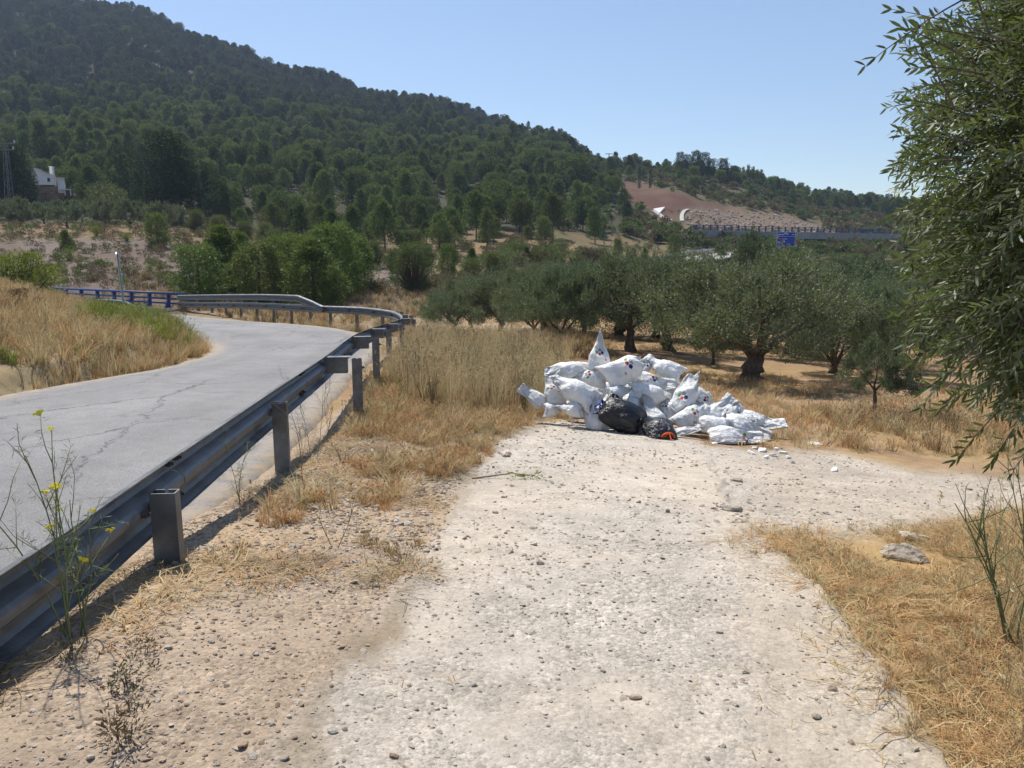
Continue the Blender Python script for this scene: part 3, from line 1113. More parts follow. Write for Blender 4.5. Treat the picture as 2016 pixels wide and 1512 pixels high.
BARK_P = simple_mat('pine_bark', (0.11, 0.085, 0.065), 0.95, 0, 0.1, 0.35, 6, 0.5)
BARK_O = simple_mat('olive_bark', (0.125, 0.10, 0.08), 0.95, 0, 0.1, 0.45, 9, 0.9)
PINE = foliage_mat('pine_needles', (0.044, 0.068, 0.022), (0.18, 0.22, 0.06), 0.2, 0.7, vary=(0.8, 0.5), spec=0.15)
PINE_D = foliage_mat('dark_pine_needles', (0.020, 0.036, 0.015), (0.062, 0.088, 0.03), 0.18, 0.7, spec=0.15)
PINE_Y = foliage_mat('young_pine_needles', (0.052, 0.085, 0.016), (0.14, 0.175, 0.035), 0.32, 0.55)
OLIVE = foliage_mat('olive_leaves', (0.064, 0.082, 0.034), (0.155, 0.182, 0.088), 0.25, 0.6, back=(0.175, 0.195, 0.125), spec=0.2)
BUSH = foliage_mat('shrub_leaves', (0.06, 0.085, 0.026), (0.135, 0.155, 0.052), 0.3, 0.6)
BUSH_G = foliage_mat('bright_shrub_leaves', (0.095, 0.135, 0.024), (0.19, 0.215, 0.045), 0.34, 0.6)
BUSH_D = foliage_mat('dry_shrub_leaves', (0.10, 0.082, 0.042), (0.19, 0.145, 0.08), 0.25, 0.8, tint=(1, 1, 1))
CYP = foliage_mat('cypress_leaves', (0.018, 0.03, 0.014), (0.035, 0.05, 0.02), 0.15, 0.6)
STRAW = foliage_mat('dry_straw', (0.36, 0.265, 0.135), (0.62, 0.50, 0.285), 0.32, 0.7, spec=0.2, tint=(1, 1, 1))
STRAW_O = foliage_mat('ochre_straw', (0.32, 0.185, 0.08), (0.55, 0.365, 0.17), 0.28, 0.75, spec=0.2, tint=(1, 1, 1))
GREENW = foliage_mat('green_weed', (0.12, 0.15, 0.03), (0.25, 0.27, 0.06), 0.4, 0.6)


def proto_pine(seed, h=8.0, r=2.3, mat=PINE, clumps=46, per=42, L=0.34, W=0.13, base=0.25, tip=0.35, trunk_r=0.13, flat=0.0, cr=1.0):
    """crown + trunk meshes of a pine of height h"""
    rng = np.random.default_rng(seed)
    mb = MB()
    lean = rng.normal(size=2) * 0.03
    tp = [(0, 0, -0.4)] + [(lean[0] * h * t, lean[1] * h * t, h * t) for t in (0.15, 0.35, 0.6, 0.9)]
    mb.tube(tp, [trunk_r * 1.25, trunk_r * 1.05, trunk_r * 0.85, trunk_r * 0.6, trunk_r * 0.2], 7)
    cs, rs = [], []
    for k in range(clumps):
        t = base + (1 - base) * ((k + rng.random()) / clumps)
        u = (t - base) / (1 - base)
        prof = (math.sin(math.pi * min(1, u * (1 - tip) + tip * 0.9 + 0.02)) ** 0.75) if flat == 0 else (0.35 + 0.65 * math.sin(math.pi * (0.15 + 0.75 * u)))
        prof *= 0.75 + 0.5 * rng.random()
        a = k * 2.399 + rng.random() * 0.9
        rr = r * prof * (0.45 + 0.5 * rng.random())
        c = (math.cos(a) * rr + lean[0] * h * t, math.sin(a) * rr + lean[1] * h * t, h * (t - 0.02))
        cs.append(c)
        rs.append(cr * r * (0.26 + 0.16 * rng.random()) * (1.0 - 0.35 * u))
        if k % 2 == 0:
            mb.tube([(lean[0] * h * t, lean[1] * h * t, h * (t - 0.06)), c], [trunk_r * 0.3 * (1.1 - u), 0.012 * h / 8], 4, False)
    V, Fq = clump_leaves(cs, rs, per, rng, L, W)
    return mb.mesh('pine_trunk', BARK_P, True), mk_mesh('pine_crown', V, Fq, mat)


def proto_shrub(seed, h=1.0, r=0.6, mat=BUSH, clumps=16, per=160, L=0.09, W=0.025, up=0.7):
    rng = np.random.default_rng(seed)
    mb = MB()
    cs, rs = [], []
    for k in range(clumps):
        a = rng.random() * 6.28
        u = rng.random() ** 0.7
        rr = r * (0.15 + 0.75 * math.sin(math.pi * (0.2 + 0.72 * u))) * rng.random() ** 0.5
        c = (math.cos(a) * rr, math.sin(a) * rr, h * (0.12 + 0.78 * u))
        cs.append(c)
        rs.append(r * (0.28 + 0.16 * rng.random()))
        mb.tube([(c[0] * 0.1, c[1] * 0.1, -0.1), (c[0] * 0.6, c[1] * 0.6, c[2] * 0.6), c], [0.018 * h, 0.012 * h, 0.004 * h], 4, False)
    V, Fq = clump_leaves(cs, rs, per, rng, L, W, up=up, shell=0.3)
    return mb.mesh('stems', BARK_P, True), mk_mesh('foliage', V, Fq, mat)


def proto_olive(seed, h=4.0, r=2.1, thick=0.3, stems=3, clumps=110, per=300, L=0.105, W=0.031, fork=0.28, low=0.10):
    rng = np.random.default_rng(seed)
    mb = MB()
    # gnarled stem with burls and root flare, then limbs
    pts, rad = [], []
    ox, oy = 0.0, 0.0
    nseg = 7
    for k in range(nseg + 1):
        t = k / nseg
        ox += rng.normal() * 0.035 * h * 0.3
        oy += rng.normal() * 0.035 * h * 0.3
        pts.append((ox, oy, -0.25 + t * (fork * h + 0.25)))
        rad.append(thick * (1.25 - 0.55 * t + 0.15 * rng.normal() + (0.5 if k == 0 else 0)))
    mb.tube(pts, [max(0.05, q) for q in rad], 12)
    topp = Vector(pts[-1])
    tips = []
    for s in range(stems + 2):
        a = 6.283 * s / (stems + 2) + rng.random() * 0.6
        d = Vector((math.cos(a) * 0.75, math.sin(a) * 0.75, 0.9))
        P = limb(mb, topp - Vector((0, 0, 0.1)), d, h * 0.42, thick * 0.5, rng, 5, 0.04, thick * 0.16, 0.2)
        tips.append(P)
        for q in (2, 3, 4, 5):
            d2 = Vector((math.cos(a + rng.normal() * 1.1), math.sin(a + rng.normal() * 1.1), 0.35 + rng.random()))
            P2 = limb(mb, P[q], d2, h * 0.26, thick * 0.16, rng, 4, 0.0, 0.012, 0.25)
            tips.append(P2)
    cs, rs = [], []
    for k in range(clumps):
        d = rnd_dirs(1, rng)[0]
        if d[2] < -0.8:
            d[2] *= -1
        q = 0.55 + 0.42 * rng.random() ** 0.5
        wob = 1 + 0.22 * math.sin(3 * math.atan2(d[1], d[0]) + seed) + 0.1 * rng.normal()
        c = np.array([d[0] * r * q * wob, d[1] * r * q * wob, h * 0.57 + d[2] * h * 0.40 * q])
        c[2] = max(c[2], h * low)
        cs.append(c)
        rs.append(r * (0.11 + 0.12 * rng.random()))
    V1, F1 = clump_leaves(cs, rs, per, rng, L, W, up=0.5, out=0.8, shell=0.3)
    # upright shoots breaking the outline
    Ps, Ds = [], []
    for c, rr in zip(cs, rs):
        if c[2] < h * 0.55:
            continue
        for s in range(5):
            b = np.array(c) + rnd_dirs(1, rng)[0] * rr * 0.7
            d = np.array([b[0] * 0.25 / r, b[1] * 0.25 / r, 1.0]) + rng.normal(size=3) * 0.2
            d /= np.linalg.norm(d)
            ln = (0.12 + 0.16 * rng.random()) * h * 0.6
            tt = np.linspace(0.1, 1, 22)
            Ps.append(b + d * (tt * ln)[:, None])
            Ds.append(d + rnd_dirs(22, rng) * 0.8)
    P, D = np.concatenate(Ps), np.concatenate(Ds)
    V2, F2 = leaf_quads(P, D, L * 0.9 * np.ones(len(P)), W * np.ones(len(P)), rng)
    V, Fq = np.concatenate([V1, V2]), np.concatenate([F1, F2 + len(V1)])
    return mb.mesh('olive_trunk', BARK_O, True), mk_mesh('olive_crown', V, Fq, OLIVE)


def plant(name, proto, x, y, s, label, cat, group=None, rz=None, parts=('trunk', 'crown'), sink=0.05, sxy=1.0, z=None):
    e = empty(name, (x, y, (gz(x, y) if z is None else z) - sink), random.random() * 6.283 if rz is None else rz, label, cat, group)
    e.scale = (s * sxy, s * sxy, s)
    for nm, me in zip(parts, proto):
        obj(nm, me, e)
    return e


# ------------------------------------------------------------------ scattering of uncountable things
def scatter(name, protos, P, rot, scl, idx, label, cat):
    c = bpy.data.collections.new(name + '_kinds')
    for k, me in enumerate(protos):
        c.objects.link(bpy.data.objects.new('%s_kind_%02d' % (name, k), me))
    n = len(P)
    me = bpy.data.meshes.new(name)
    me.vertices.add(n)
    me.vertices.foreach_set('co', np.asarray(P, np.float32).ravel())
    a = me.attributes.new('rot', 'FLOAT_VECTOR', 'POINT')
    a.data.foreach_set('vector', np.asarray(rot, np.float32).ravel())
    a = me.attributes.new('scl', 'FLOAT_VECTOR', 'POINT')
    s = np.asarray(scl, np.float32)
    if s.ndim == 1:
        s = np.repeat(s[:, None], 3, 1)
    a.data.foreach_set('vector', s.ravel())
    a = me.attributes.new('pick', 'INT', 'POINT')
    a.data.foreach_set('value', np.asarray(idx, np.int32))
    o = obj(name, me)
    ng = bpy.data.node_groups.new(name, 'GeometryNodeTree')
    ng.interface.new_socket('Geometry', in_out='INPUT', socket_type='NodeSocketGeometry')
    ng.interface.new_socket('Geometry', in_out='OUTPUT', socket_type='NodeSocketGeometry')
    gi, go = ng.nodes.new('NodeGroupInput'), ng.nodes.new('NodeGroupOutput')
    ci = ng.nodes.new('GeometryNodeCollectionInfo')
    ci.inputs['Collection'].default_value = c
    ci.inputs['Separate Children'].default_value = True
    ci.inputs['Reset Children'].default_value = True
    ip = ng.nodes.new('GeometryNodeInstanceOnPoints')
    ip.inputs['Pick Instance'].default_value = True

    def na(nm, dt):
        nd = ng.nodes.new('GeometryNodeInputNamedAttribute')
        nd.data_type = dt
        nd.inputs[0].default_value = nm
        return nd.outputs[0]
    e2r = ng.nodes.new('FunctionNodeEulerToRotation')
    L = ng.links.new
    L(na('rot', 'FLOAT_VECTOR'), e2r.inputs[0])
    L(gi.outputs[0], ip.inputs['Points'])
    L(ci.outputs[0], ip.inputs['Instance'])
    L(na('pick', 'INT'), ip.inputs['Instance Index'])
    L(e2r.outputs[0], ip.inputs['Rotation'])
    L(na('scl', 'FLOAT_VECTOR'), ip.inputs['Scale'])
    L(ip.outputs[0], go.inputs[0])
    md = o.modifiers.new('scatter', 'NODES')
    md.node_group = ng
    tag(o, label, cat, kind='stuff')
    return o


# ------------------------------------------------------------------ pine forest on the mountain
FP = [proto_pine(100 + k, h=8.2 + k % 3, r=(2.7, 2.9, 2.4, 3.1, 2.7)[k], clumps=44 + 3 * k, per=84, L=0.44, W=0.17, base=(0.28, 0.34, 0.2, 0.4, 0.3)[k], flat=1.0 if k in (1, 3) else 0.0, mat=PINE) for k in range(5)]
PINE_SHADE = foliage_mat('shaded_pine_needles', (0.028, 0.043, 0.020), (0.095, 0.118, 0.050), 0.16, 0.7, vary=(0.8, 0.5), spec=0.15)  # darker copy of the needles: upper slope's shade put into the colour
FARP = []
for k_ in range(10):
    a_, b_ = FP[k_ % 5]
    bm = bmesh.new()
    bm.from_mesh(a_)
    n0 = len(bm.faces)
    bm.from_mesh(b_)
    bm.faces.ensure_lookup_table()
    for f_ in bm.faces[n0:]:
        f_.material_index = 1
    m_ = bpy.data.meshes.new('far_pine')
    bm.to_mesh(m_)
    bm.free()
    m_.materials.append(BARK_P)
    m_.materials.append(PINE if k_ < 5 else PINE_SHADE)
    FARP.append(m_)


def build_forest():
    rng = np.random.default_rng(5)
    sp = 5.2
    gx, gy = np.meshgrid(np.arange(-700, 420, sp), np.arange(90, 790, sp))
    X = (gx + rng.uniform(-.48, .48, gx.shape) * sp * 1.05).ravel()
    Y = (gy + rng.uniform(-.48, .48, gx.shape) * sp * 1.05).ravel()
    u = 1008 + F * X / Y
    n1 = vnoise(X, Y, 81, 1 / 30, 3)
    n2 = vnoise(X, Y, 82, 1 / 11, 2)
    keep = (u > -420) & (u < 2350)
    edge = np.interp(u, [-420, 0, 400, 450, 620, 800, 920, 1000, 1150, 1230, 1300, 2350], [150, 150, 146, 114, 100, 98, 112, 126, 134, 165, 255, 300])
    keep &= Y > edge + n1 * 10
    # thinner wood below, closed wood above, crags and clearings high on the mountain
    dens = np.where(Y < 215, 0.66, 0.95)
    dens = np.where((u > 1230), np.where(Y > 300, 0.99, 0.35), dens)
    dens = np.where((Y > 430) & (u < 1000), 0.86 - 0.4 * (n1 > 0.22), dens)
    dens = np.where((Y > 440) & (u > 1010) & (u < 1230), 0.13, dens)
    dens = np.where((n2 > 0.3) & (Y < 420), dens * 0.35, dens)
    keep &= rng.random(X.shape) < dens
    # nothing on the bare red cutting
    Z = ground_z(X, Y, road=False)
    px, py = project(X, Y, Z)
    keep &= ~inpoly(px, py, [(1195, 345), (1265, 358), (1330, 374), (1400, 394), (1480, 410), (1660, 450), (1680, 475), (1340, 470), (1280, 440), (1240, 400)])
    # the house and its yard
    keep &= ~((Y < 190) & (u > 20) & (u < 140))
    # over the crest nothing can be seen
    keep &= ~((u > 1225) & (Y < 285) & (rng.random(X.shape) < 0.5))
    crest = np.interp(u, [-420, 0, 300, 600, 800, 1000, 1200, 1300, 1450, 1600, 2350], [770, 745, 668, 620, 600, 580, 575, 352, 385, 405, 430])
    keep &= Y < crest + 12
    X, Y, Z = X[keep], Y[keep], Z[keep]
    u = u[keep]
    S = rng.uniform(0.5, 1.2, len(X)) * (1 + 0.4 * vnoise(X, Y, 83, 1 / 26, 2))
    S = np.where(Y < 215, S * 0.8, S)
    S = np.where(Y < 130, S * 0.75, S)
    S = np.where((u > 1230), S * 0.62, S)
    S = np.where((u > 1120) & (u <= 1230) & (Y > 250), S * 0.6, S)
    S = np.where((u > 1000) & (u <= 1230) & (Y > 430), S * 0.55, S)
    S = np.where((Y < 270) & (u > 1150) & (u < 1235), S * 0.8, S)
    k = rng.integers(0, 5, len(X))
    inview = (u > -40) & (u < 1750)
    app = np.where(inview, S / Y, 0)
    order = np.argsort(-app)
    one, rest = order[:290], order[290:]
    for i in one:
        plant('pine_tree', FP[k[i]], X[i], Y[i], S[i], 'green pine tree at the lower edge of the wood on the mountain', 'tree', 'pines along the foot of the mountain wood', z=Z[i])
    rot = np.stack([rng.normal(size=len(rest)) * 0.05, rng.normal(size=len(rest)) * 0.05, rng.random(len(rest)) * 6.283], 1)
    P = np.stack([X[rest], Y[rest], Z[rest] - 0.1], 1)
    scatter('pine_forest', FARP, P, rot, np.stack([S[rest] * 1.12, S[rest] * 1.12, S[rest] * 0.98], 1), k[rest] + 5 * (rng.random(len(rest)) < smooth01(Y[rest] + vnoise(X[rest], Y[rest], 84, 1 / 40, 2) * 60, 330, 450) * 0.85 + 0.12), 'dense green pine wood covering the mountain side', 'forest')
    print('forest', len(rest))
    # crags and low scrub between the upper pines
    n = 5200
    yy = np.concatenate([rng.uniform(125, 700, 2600), rng.uniform(150, 330, 2600)])
    uu = np.concatenate([rng.uniform(-200, 1300, 2600), rng.uniform(1225, 2200, 2600)])
    xx = (uu - 1008) / F * yy
    zz = ground_z(xx, yy, road=False)
    sh = [proto_shrub(300 + q, 1.0, 0.8, BUSH if q < 2 else BUSH_D, 9, 26, 0.3, 0.14)[1] for q in range(3)]
    ok = ~((yy < 190) & (uu > 20) & (uu < 140)) & (yy > np.interp(uu, [-200, 400, 460, 1300, 2200], [150, 146, 128, 150, 150]))
    pp = project(xx, yy, zz)
    ok &= ~inpoly(pp[0], pp[1], [(1215, 358), (1260, 362), (1330, 378), (1400, 398), (1470, 412), (1560, 425), (1640, 455), (1660, 470), (1345, 462), (1290, 430), (1250, 400)])
    ok &= (uu < 1300) | (yy > 150)
    scatter('mountain_scrub', sh, np.stack([xx, yy, zz], 1)[ok], np.stack([xx * 0, xx * 0, rng.random(n) * 6.28], 1)[ok], rng.uniform(0.8, 2.2, n)[ok], rng.integers(0, 3, n)[ok], 'low dark scrub between the pines on the mountain', 'scrub')


build_forest()


def px_plant(name, proto, h0, px, D, hpx, label, cat, group=None, wide=1.0, parts=('trunk', 'crown'), sink=0.1, py=None):
    """stand a plant so that it is hpx picture pixels tall at distance D"""
    x = (px - 1008) / F * D
    z = gz(x, D)
    x = (px - 1008) / F * (D * CT - (z + hpx / F * D * 0.5 - CAMZ) * ST)
    z = gz(x, D)
    if py is not None:
        z = CAMZ + relz(py) * D
    return plant(name, proto, x, D, hpx / F * D / h0, label, cat, group, parts=parts, sxy=wide, sink=sink, z=z)


# big dark pines by the house and on the ridge
BIG = [proto_pine(140 + k, h=14, r=(3.4, 3.0, 3.8)[k], mat=PINE_D, clumps=70, per=120, L=0.40, W=0.15, base=(0.22, 0.3, 0.16)[k], trunk_r=0.28, flat=1.0) for k in range(3)]
for n_, (px_, D_, h_, w_) in enumerate([(318, 136, 165, 1.0), (352, 132, 168, 1.05), (288, 140, 120, 1.0), (392, 132, 118, 1.0), (438, 130, 92, 1.1), (415, 126, 70, 1.1), (255, 150, 130, 0.9)]):
    px_plant('pine_tree', BIG[n_ % 3], 14, px_, D_, h_, 'tall dark pine in the clump behind the terrace olives', 'tree', 'tall dark pines behind the terrace', w_)
for n_, (px_, D_, h_, w_) in enumerate([(6, 138, 135, 0.95), (36, 140, 140, 0.85), (-25, 136, 120, 1.0), (60, 143, 92, 0.95)]):
    px_plant('pine_tree', BIG[(n_ + 1) % 3], 14, px_, D_, h_, 'dark pine beside the white house and the lattice pole', 'tree', 'dark pines beside the house', w_)
for n_, (px_, D_, h_, w_) in enumerate([(1337, 306, 40, 1.0), (1367, 303, 46, 1.1), (1384, 306, 45, 1.1), (1402, 303, 38, 1.2), (1426, 302, 44, 1.2), (1441, 304, 33, 1.2), (1355, 310, 38, 1.0)]):
    px_plant('pine_tree', BIG[n_ % 3], 14, px_, D_, h_, 'tall dark pine standing on the skyline above the red cutting', 'tree', 'tall pines on the skyline above the red cutting', w_)


def proto_cypress(seed):
    rng = np.random.default_rng(seed)
    cs, rs = [], []
    for k in range(34):
        t = k / 33
        cs.append((rng.normal() * 0.12, rng.normal() * 0.12, 0.5 + 9.3 * t))
        rs.append(0.75 * math.sin(math.pi * (0.25 + 0.74 * t)) + 0.1)
    V, Fq = clump_leaves(cs, rs, 50, rng, 0.3, 0.12, up=1.2)
    mb = MB().tube([(0, 0, -0.3), (0, 0, 6)], [0.15, 0.05], 6)
    return mb.mesh('cypress_trunk', BARK_P, True), mk_mesh('cypress_crown', V, Fq, CYP)


CY = proto_cypress(3)
for px_, h_ in ((1259, 28), (1280.5, 22)):
    px_plant('cypress_tree', CY, 10, px_, 262, h_ + 14, 'narrow dark cypress on the skyline left of the red cutting', 'tree', 'cypresses on the skyline')

# poplars beyond the ridge pines
POP = proto_pine(171, h=10, r=1.1, mat=BUSH, clumps=40, per=40, L=0.4, W=0.2, base=0.12, flat=1.0)
for px_, h_ in ((1462, 34), (1472, 38), (1482, 36), (1491, 32), (1499, 34), (1552, 26), (1560, 28), (1569, 24)):
    px_plant('poplar_tree', POP, 10, px_, 330, h_, 'slim pale poplar in the row on the ridge behind the motorway', 'tree', 'slim poplars on the ridge')

# bright young pines beyond the road bend
YP = [proto_pine(180 + k, h=4.6, r=(1.8, 1.6, 1.7)[k], mat=PINE_Y, clumps=130, per=100, L=0.20, W=0.045, base=0.05, tip=0.45, trunk_r=0.09, cr=0.68, flat=(1.0, 0.0, 1.0)[k]) for k in range(3)]
for n_, (px_, D_, h_, w_) in enumerate([(392, 51, 118, 1.15), (440, 56, 136, 1.1), (508, 50, 126, 1.2), (545, 55, 122, 1.05), (618, 49, 136, 1.3), (662, 54, 146, 1.05), (702, 58, 112, 0.95), (470, 60, 108, 1.1), (585, 58, 118, 1.0)]):
    px_plant('pine_tree', YP[n_ % 3], 4.6, px_, D_, h_, 'bushy bright green young pine just beyond the double guardrail', 'tree', 'young pines beyond the double guardrail', w_)
for n_, (px_, D_, h_, w_) in enumerate([(308, 78, 66, 0.95), (130, 76, 40, 1.1), (882, 72, 66, 0.9), (1015, 88, 40, 0.9), (1035, 92, 34, 0.9), (970, 72, 52, 0.8), (1172, 62, 58, 1.1), (1205, 64, 45, 1.0), (1217, 120, 34, 0.8), (1312, 112, 20, 0.7), (1250, 118, 20, 0.8), (1385, 128, 16, 0.9), (1328, 128, 48, 0.8), (1556, 105, 46, 1.2), (1655, 112, 24, 1.3), (1690, 112, 36, 1.2), (930, 76, 52, 0.9), (1060, 100, 30, 1.0), (1145, 100, 36, 1.0), (1270, 122, 24, 0.8), (1420, 135, 20, 1.0), (1003, 66, 36, 0.9)]):
    px_plant('pine_tree', YP[n_ % 3], 4.6, px_, D_, h_, 'small bright young pine standing alone on the dry slope', 'tree', 'young pines scattered over the dry slopes', w_)

# open shrub with many stems beside the bend
SH_MULTI = proto_shrub(331, h=4.0, r=1.7, mat=BUSH, clumps=60, per=190, L=0.13, W=0.045)
px_plant('shrub', SH_MULTI, 4.0, 812, 58, 104, 'tall olive green shrub with many fanned stems beyond the bend', 'shrub', parts=('stems', 'foliage'))
SHR = [proto_shrub(340 + k, h=1.0, r=0.62, mat=(BUSH, BUSH_G, BUSH_D, BUSH)[k], clumps=20, per=110, L=0.075, W=0.022) for k in range(4)]
SPAR = ('stems', 'foliage')
for n_, (px_, D_, h_, w_) in enumerate([(45, 36, 96, 1.0), (10, 35, 80, 1.1), (80, 38, 66, 1.1)]):
    px_plant('shrub', SHR[1], 1.0, px_, D_, h_, 'bright yellow green shrub on the near end of the left bank', 'shrub', 'bright shrubs on the left bank', w_, SPAR)
for px_, D_, h_ in ((134, 70, 24), (256, 62, 22), (295, 64, 14), (286, 62, 12), (250, 82, 18), (172, 74, 14), (314, 66, 16), (190, 86, 20), (340, 70, 16), (205, 66, 12)):
    px_plant('shrub', SHR[1 if px_ % 4 else 0], 1.0, px_, D_, h_, 'small round shrub on the bare eroded bank', 'shrub', 'small shrubs dotted over the eroded bank', 1.1, SPAR)

px_plant('shrub', SHR[1], 1.0, 160, 14.4, 46, 'small bright green shrub at the edge of the asphalt', 'shrub', None, 1.0, SPAR)
px_plant('shrub', SHR[1], 1.0, 8, 12.6, 40, 'green weed bush at the road edge below the bank', 'shrub', None, 0.8, SPAR)
px_plant('shrub', SHR[2], 1.0, 36, 17.5, 42, 'brown dried shrub lying on the left bank', 'shrub', None, 1.4, SPAR)

# ------------------------------------------------------------------ olive groves
OL = [proto_olive(401, 4.0, 2.5, 0.22, 3), proto_olive(402, 4.0, 2.3, 0.13, 2, fork=0.25), proto_olive(403, 4.0, 2.7, 0.36, 4, fork=0.24)]
YOUNG = proto_olive(404, 4.0, 2.0, 0.13, 1, 60, 300, 0.13, 0.04, fork=0.36, low=0.42)
OLF = [proto_olive(411 + k, 4.0, 2.3, 0.16, 3, 70, 170, 0.17, 0.06, fork=0.2) for k in range(3)]
GROVE = 'olive trees of the grove below the track'
px_plant('olive_tree', OL[2], 4.0, 1490, 20.0, 250, 'big old olive with the thickest trunk, standing right of the rubbish', 'olive tree', None, 1.2)
px_plant('olive_tree', YOUNG, 4.0, 1728, 14.0, 158, 'young olive with a thin bare stem in the dry grass', 'olive tree', None, 0.85)
px_plant('olive_tree', OL[0], 4.0, 1245, 25.5, 195, 'wide olive whose dark trunk rises behind the rubbish heap', 'olive tree', None, 1.0)
px_plant('olive_tree', OL[2], 4.0, 1322, 27, 190, 'olive with twin dark trunks between the rubbish and the old olive', 'olive tree', None, 0.85)
px_plant('olive_tree', OL[1], 4.0, 1106, 25, 170, 'slender olive with a forked leaning stem behind the tall grass', 'olive tree', None, 0.95)
px_plant('olive_tree', OL[1], 4.0, 1052, 28, 155, 'slim olive with a crooked stem at the end of the grove row', 'olive tree', None, 0.95)
px_plant('olive_tree', OL[0], 4.0, 1405, 23, 110, 'low bushy olive sprouting left of the thickest trunk', 'olive tree', None, 0.7)
for n_, (px_, D_, h_, w_) in enumerate([(990, 33, 132, 1.0), (925, 36, 110, 1.0), (890, 34, 90, 1.0), (1075, 38, 125, 1.0), (1150, 34, 140, 1.05), (1215, 36, 135, 1.05), (1290, 35, 140, 1.05), (1370, 33, 150, 1.05), (1440, 32, 150, 1.0), (1560, 27, 190, 0.95), (1600, 34, 150, 1.05), (1680, 28, 150, 0.95), (1745, 24, 170, 0.9), (1800, 20, 180, 0.9), (1640, 22, 120, 0.9),
                                        (1476, 46, 168, 0.42), (1560, 45, 110, 1.1), (1340, 46, 105, 1.1), (1420, 48, 110, 1.1), (1640, 44, 115, 1.1), (1720, 42, 120, 1.1), (1800, 38, 130, 1.1), (1880, 34, 140, 1.1), (1960, 30, 150, 1.1), (1240, 48, 100, 1.1), (1170, 50, 92, 1.1), (1960, 46, 100, 1.2), (1860, 50, 100, 1.2), (2060, 40, 110, 1.2), (1700, 56, 90, 1.2), (1610, 58, 85, 1.2), (1520, 60, 80, 1.2), (1780, 58, 80, 1.2), (1100, 52, 78, 1.1), (1380, 60, 78, 1.2), (1290, 60, 75, 1.1)]):
    px_plant('olive_tree', (OL if D_ < 40 else OLF)[n_ % 3], 4.0, px_, D_, h_, 'grey green olive tree in the front rows of the grove' if D_ < 40 else 'olive tree in the back rows of the grove towards the motorway', 'olive tree', GROVE if D_ < 40 else GROVE + ', back rows', w_ * 1.1)
for n_, (px_, D_, h_, w_) in enumerate([(38, 112, 54, 1.1), (132, 108, 52, 1.15), (85, 122, 40, 1.1), (205, 116, 50, 1.1), (255, 112, 52, 1.1), (312, 110, 50, 1.1), (-40, 110, 54, 1.1), (160, 128, 40, 1.1), (345, 122, 40, 1.0)]):
    px_plant('olive_tree', OLF[n_ % 3], 4.0, px_, D_, h_, 'round olive tree in the row on the upper terrace', 'olive tree', 'olive row on the upper terrace', w_)
for n_, (px_, D_, h_, w_) in enumerate([(385, 106, 48, 1.0), (430, 100, 44, 1.1), (480, 88, 50, 1.1), (540, 84, 56, 1.1), (580, 90, 46, 1.1), (665, 82, 52, 1.1), (735, 80, 56, 1.0), (775, 76, 50, 1.0), (700, 92, 44, 1.1), (840, 84, 46, 1.1), (620, 100, 40, 1.2), (520, 106, 40, 1.2)]):
    px_plant('almond_tree', SH_MULTI, 4.0, px_, D_, h_, 'open almond tree on the slope above the young pines', 'tree', 'almond trees above the young pines', w_, SPAR)
px_plant('acacia_tree', proto_pine(190, h=6, r=3.4, mat=BUSH, clumps=60, per=80, L=0.3, W=0.1, base=0.2, flat=1.0), 6.0, 212, 128, 72, 'pale feathery broadleaf tree behind the terrace olives', 'tree')

# countable shrubs on the scrubby slope below the motorway, and on the terraces
rs_ = np.random.default_rng(17)
for k_ in range(120):
    if k_ < 74:
        px_, D_ = rs_.uniform(1430, 2050), rs_.uniform(66, 175)
    else:
        px_, D_ = rs_.uniform(860, 1430), rs_.uniform(66, 130)
    lab = ('grey green shrub on the scrubby slope below the motorway', 'shrubs below the motorway') if k_ < 74 else ('low shrub on the dry terraces below the pine wood', 'shrubs on the dry terraces')
    x_ = (px_ - 1008) / F * D_
    plant('shrub', SHR[(0, 3, 2, 0)[k_ % 4]], x_, D_, rs_.uniform(1.2, 3.0), lab[0], 'shrub', lab[1], parts=SPAR, sxy=1.25)

# ------------------------------------------------------------------ rubbish sacks: inflated, dropped and settled on each other
NU, NY = 68, 46


def _sets():
    idx = np.arange(NU * NY).reshape(NY, NU)
    out = []

    def add(A, B, kind):
        out.append((A.ravel(), B.ravel(), kind))
    r = np.roll(idx, -1, 1)
    for o in (0, 1):
        add(idx[:, o::2], r[:, o::2], 0)
        a, b = idx[:-1], idx[1:]
        add(a[o::2], b[o::2], 1)
        add(a[o::2], r[1:][o::2], 2)
        add(r[:-1][o::2], b[o::2], 2)
    return out


SETS = _sets()
_PAIR = (NU - np.arange(NU)) % NU


def relax(P, rest, iters, bottom=True, top=True, bend=0.0):
    for _ in range(iters):
        for (A, B, _k), L in zip(SETS, rest):
            d = P[B] - P[A]
            l = np.sqrt((d * d).sum(1)) + 1e-9
            k = np.where(l > L, 0.5, 0.5 if _k < 2 else 0.12)
            c = d * ((l - L) / l * k)[:, None]
            P[A] += c
            P[B] -= c
        G = P.reshape(NY, NU, 3)
        for row, on in ((0, bottom), (NY - 1, top)):
            if on:
                m = 0.5 * (G[row] + G[row][_PAIR])
                G[row] = m
        if bend:
            m = (np.roll(G, 2, 1) + np.roll(G, -2, 1)) * 0.5
            G += (m - G) * bend * 0.5
            G[2:-2] += ((G[:-4] + G[4:]) * 0.5 - G[2:-2]) * bend * 0.5
    return P


def grid_normals(P):
    G = P.reshape(NY, NU, 3)
    du = np.roll(G, -1, 1) - np.roll(G, 1, 1)
    dv = np.empty_like(G)
    dv[1:-1] = G[2:] - G[:-2]
    dv[0] = (G[1] - G[0]) * 2
    dv[-1] = (G[-1] - G[-2]) * 2
    return (np.cross(du, dv) * 0.25).reshape(-1, 3)


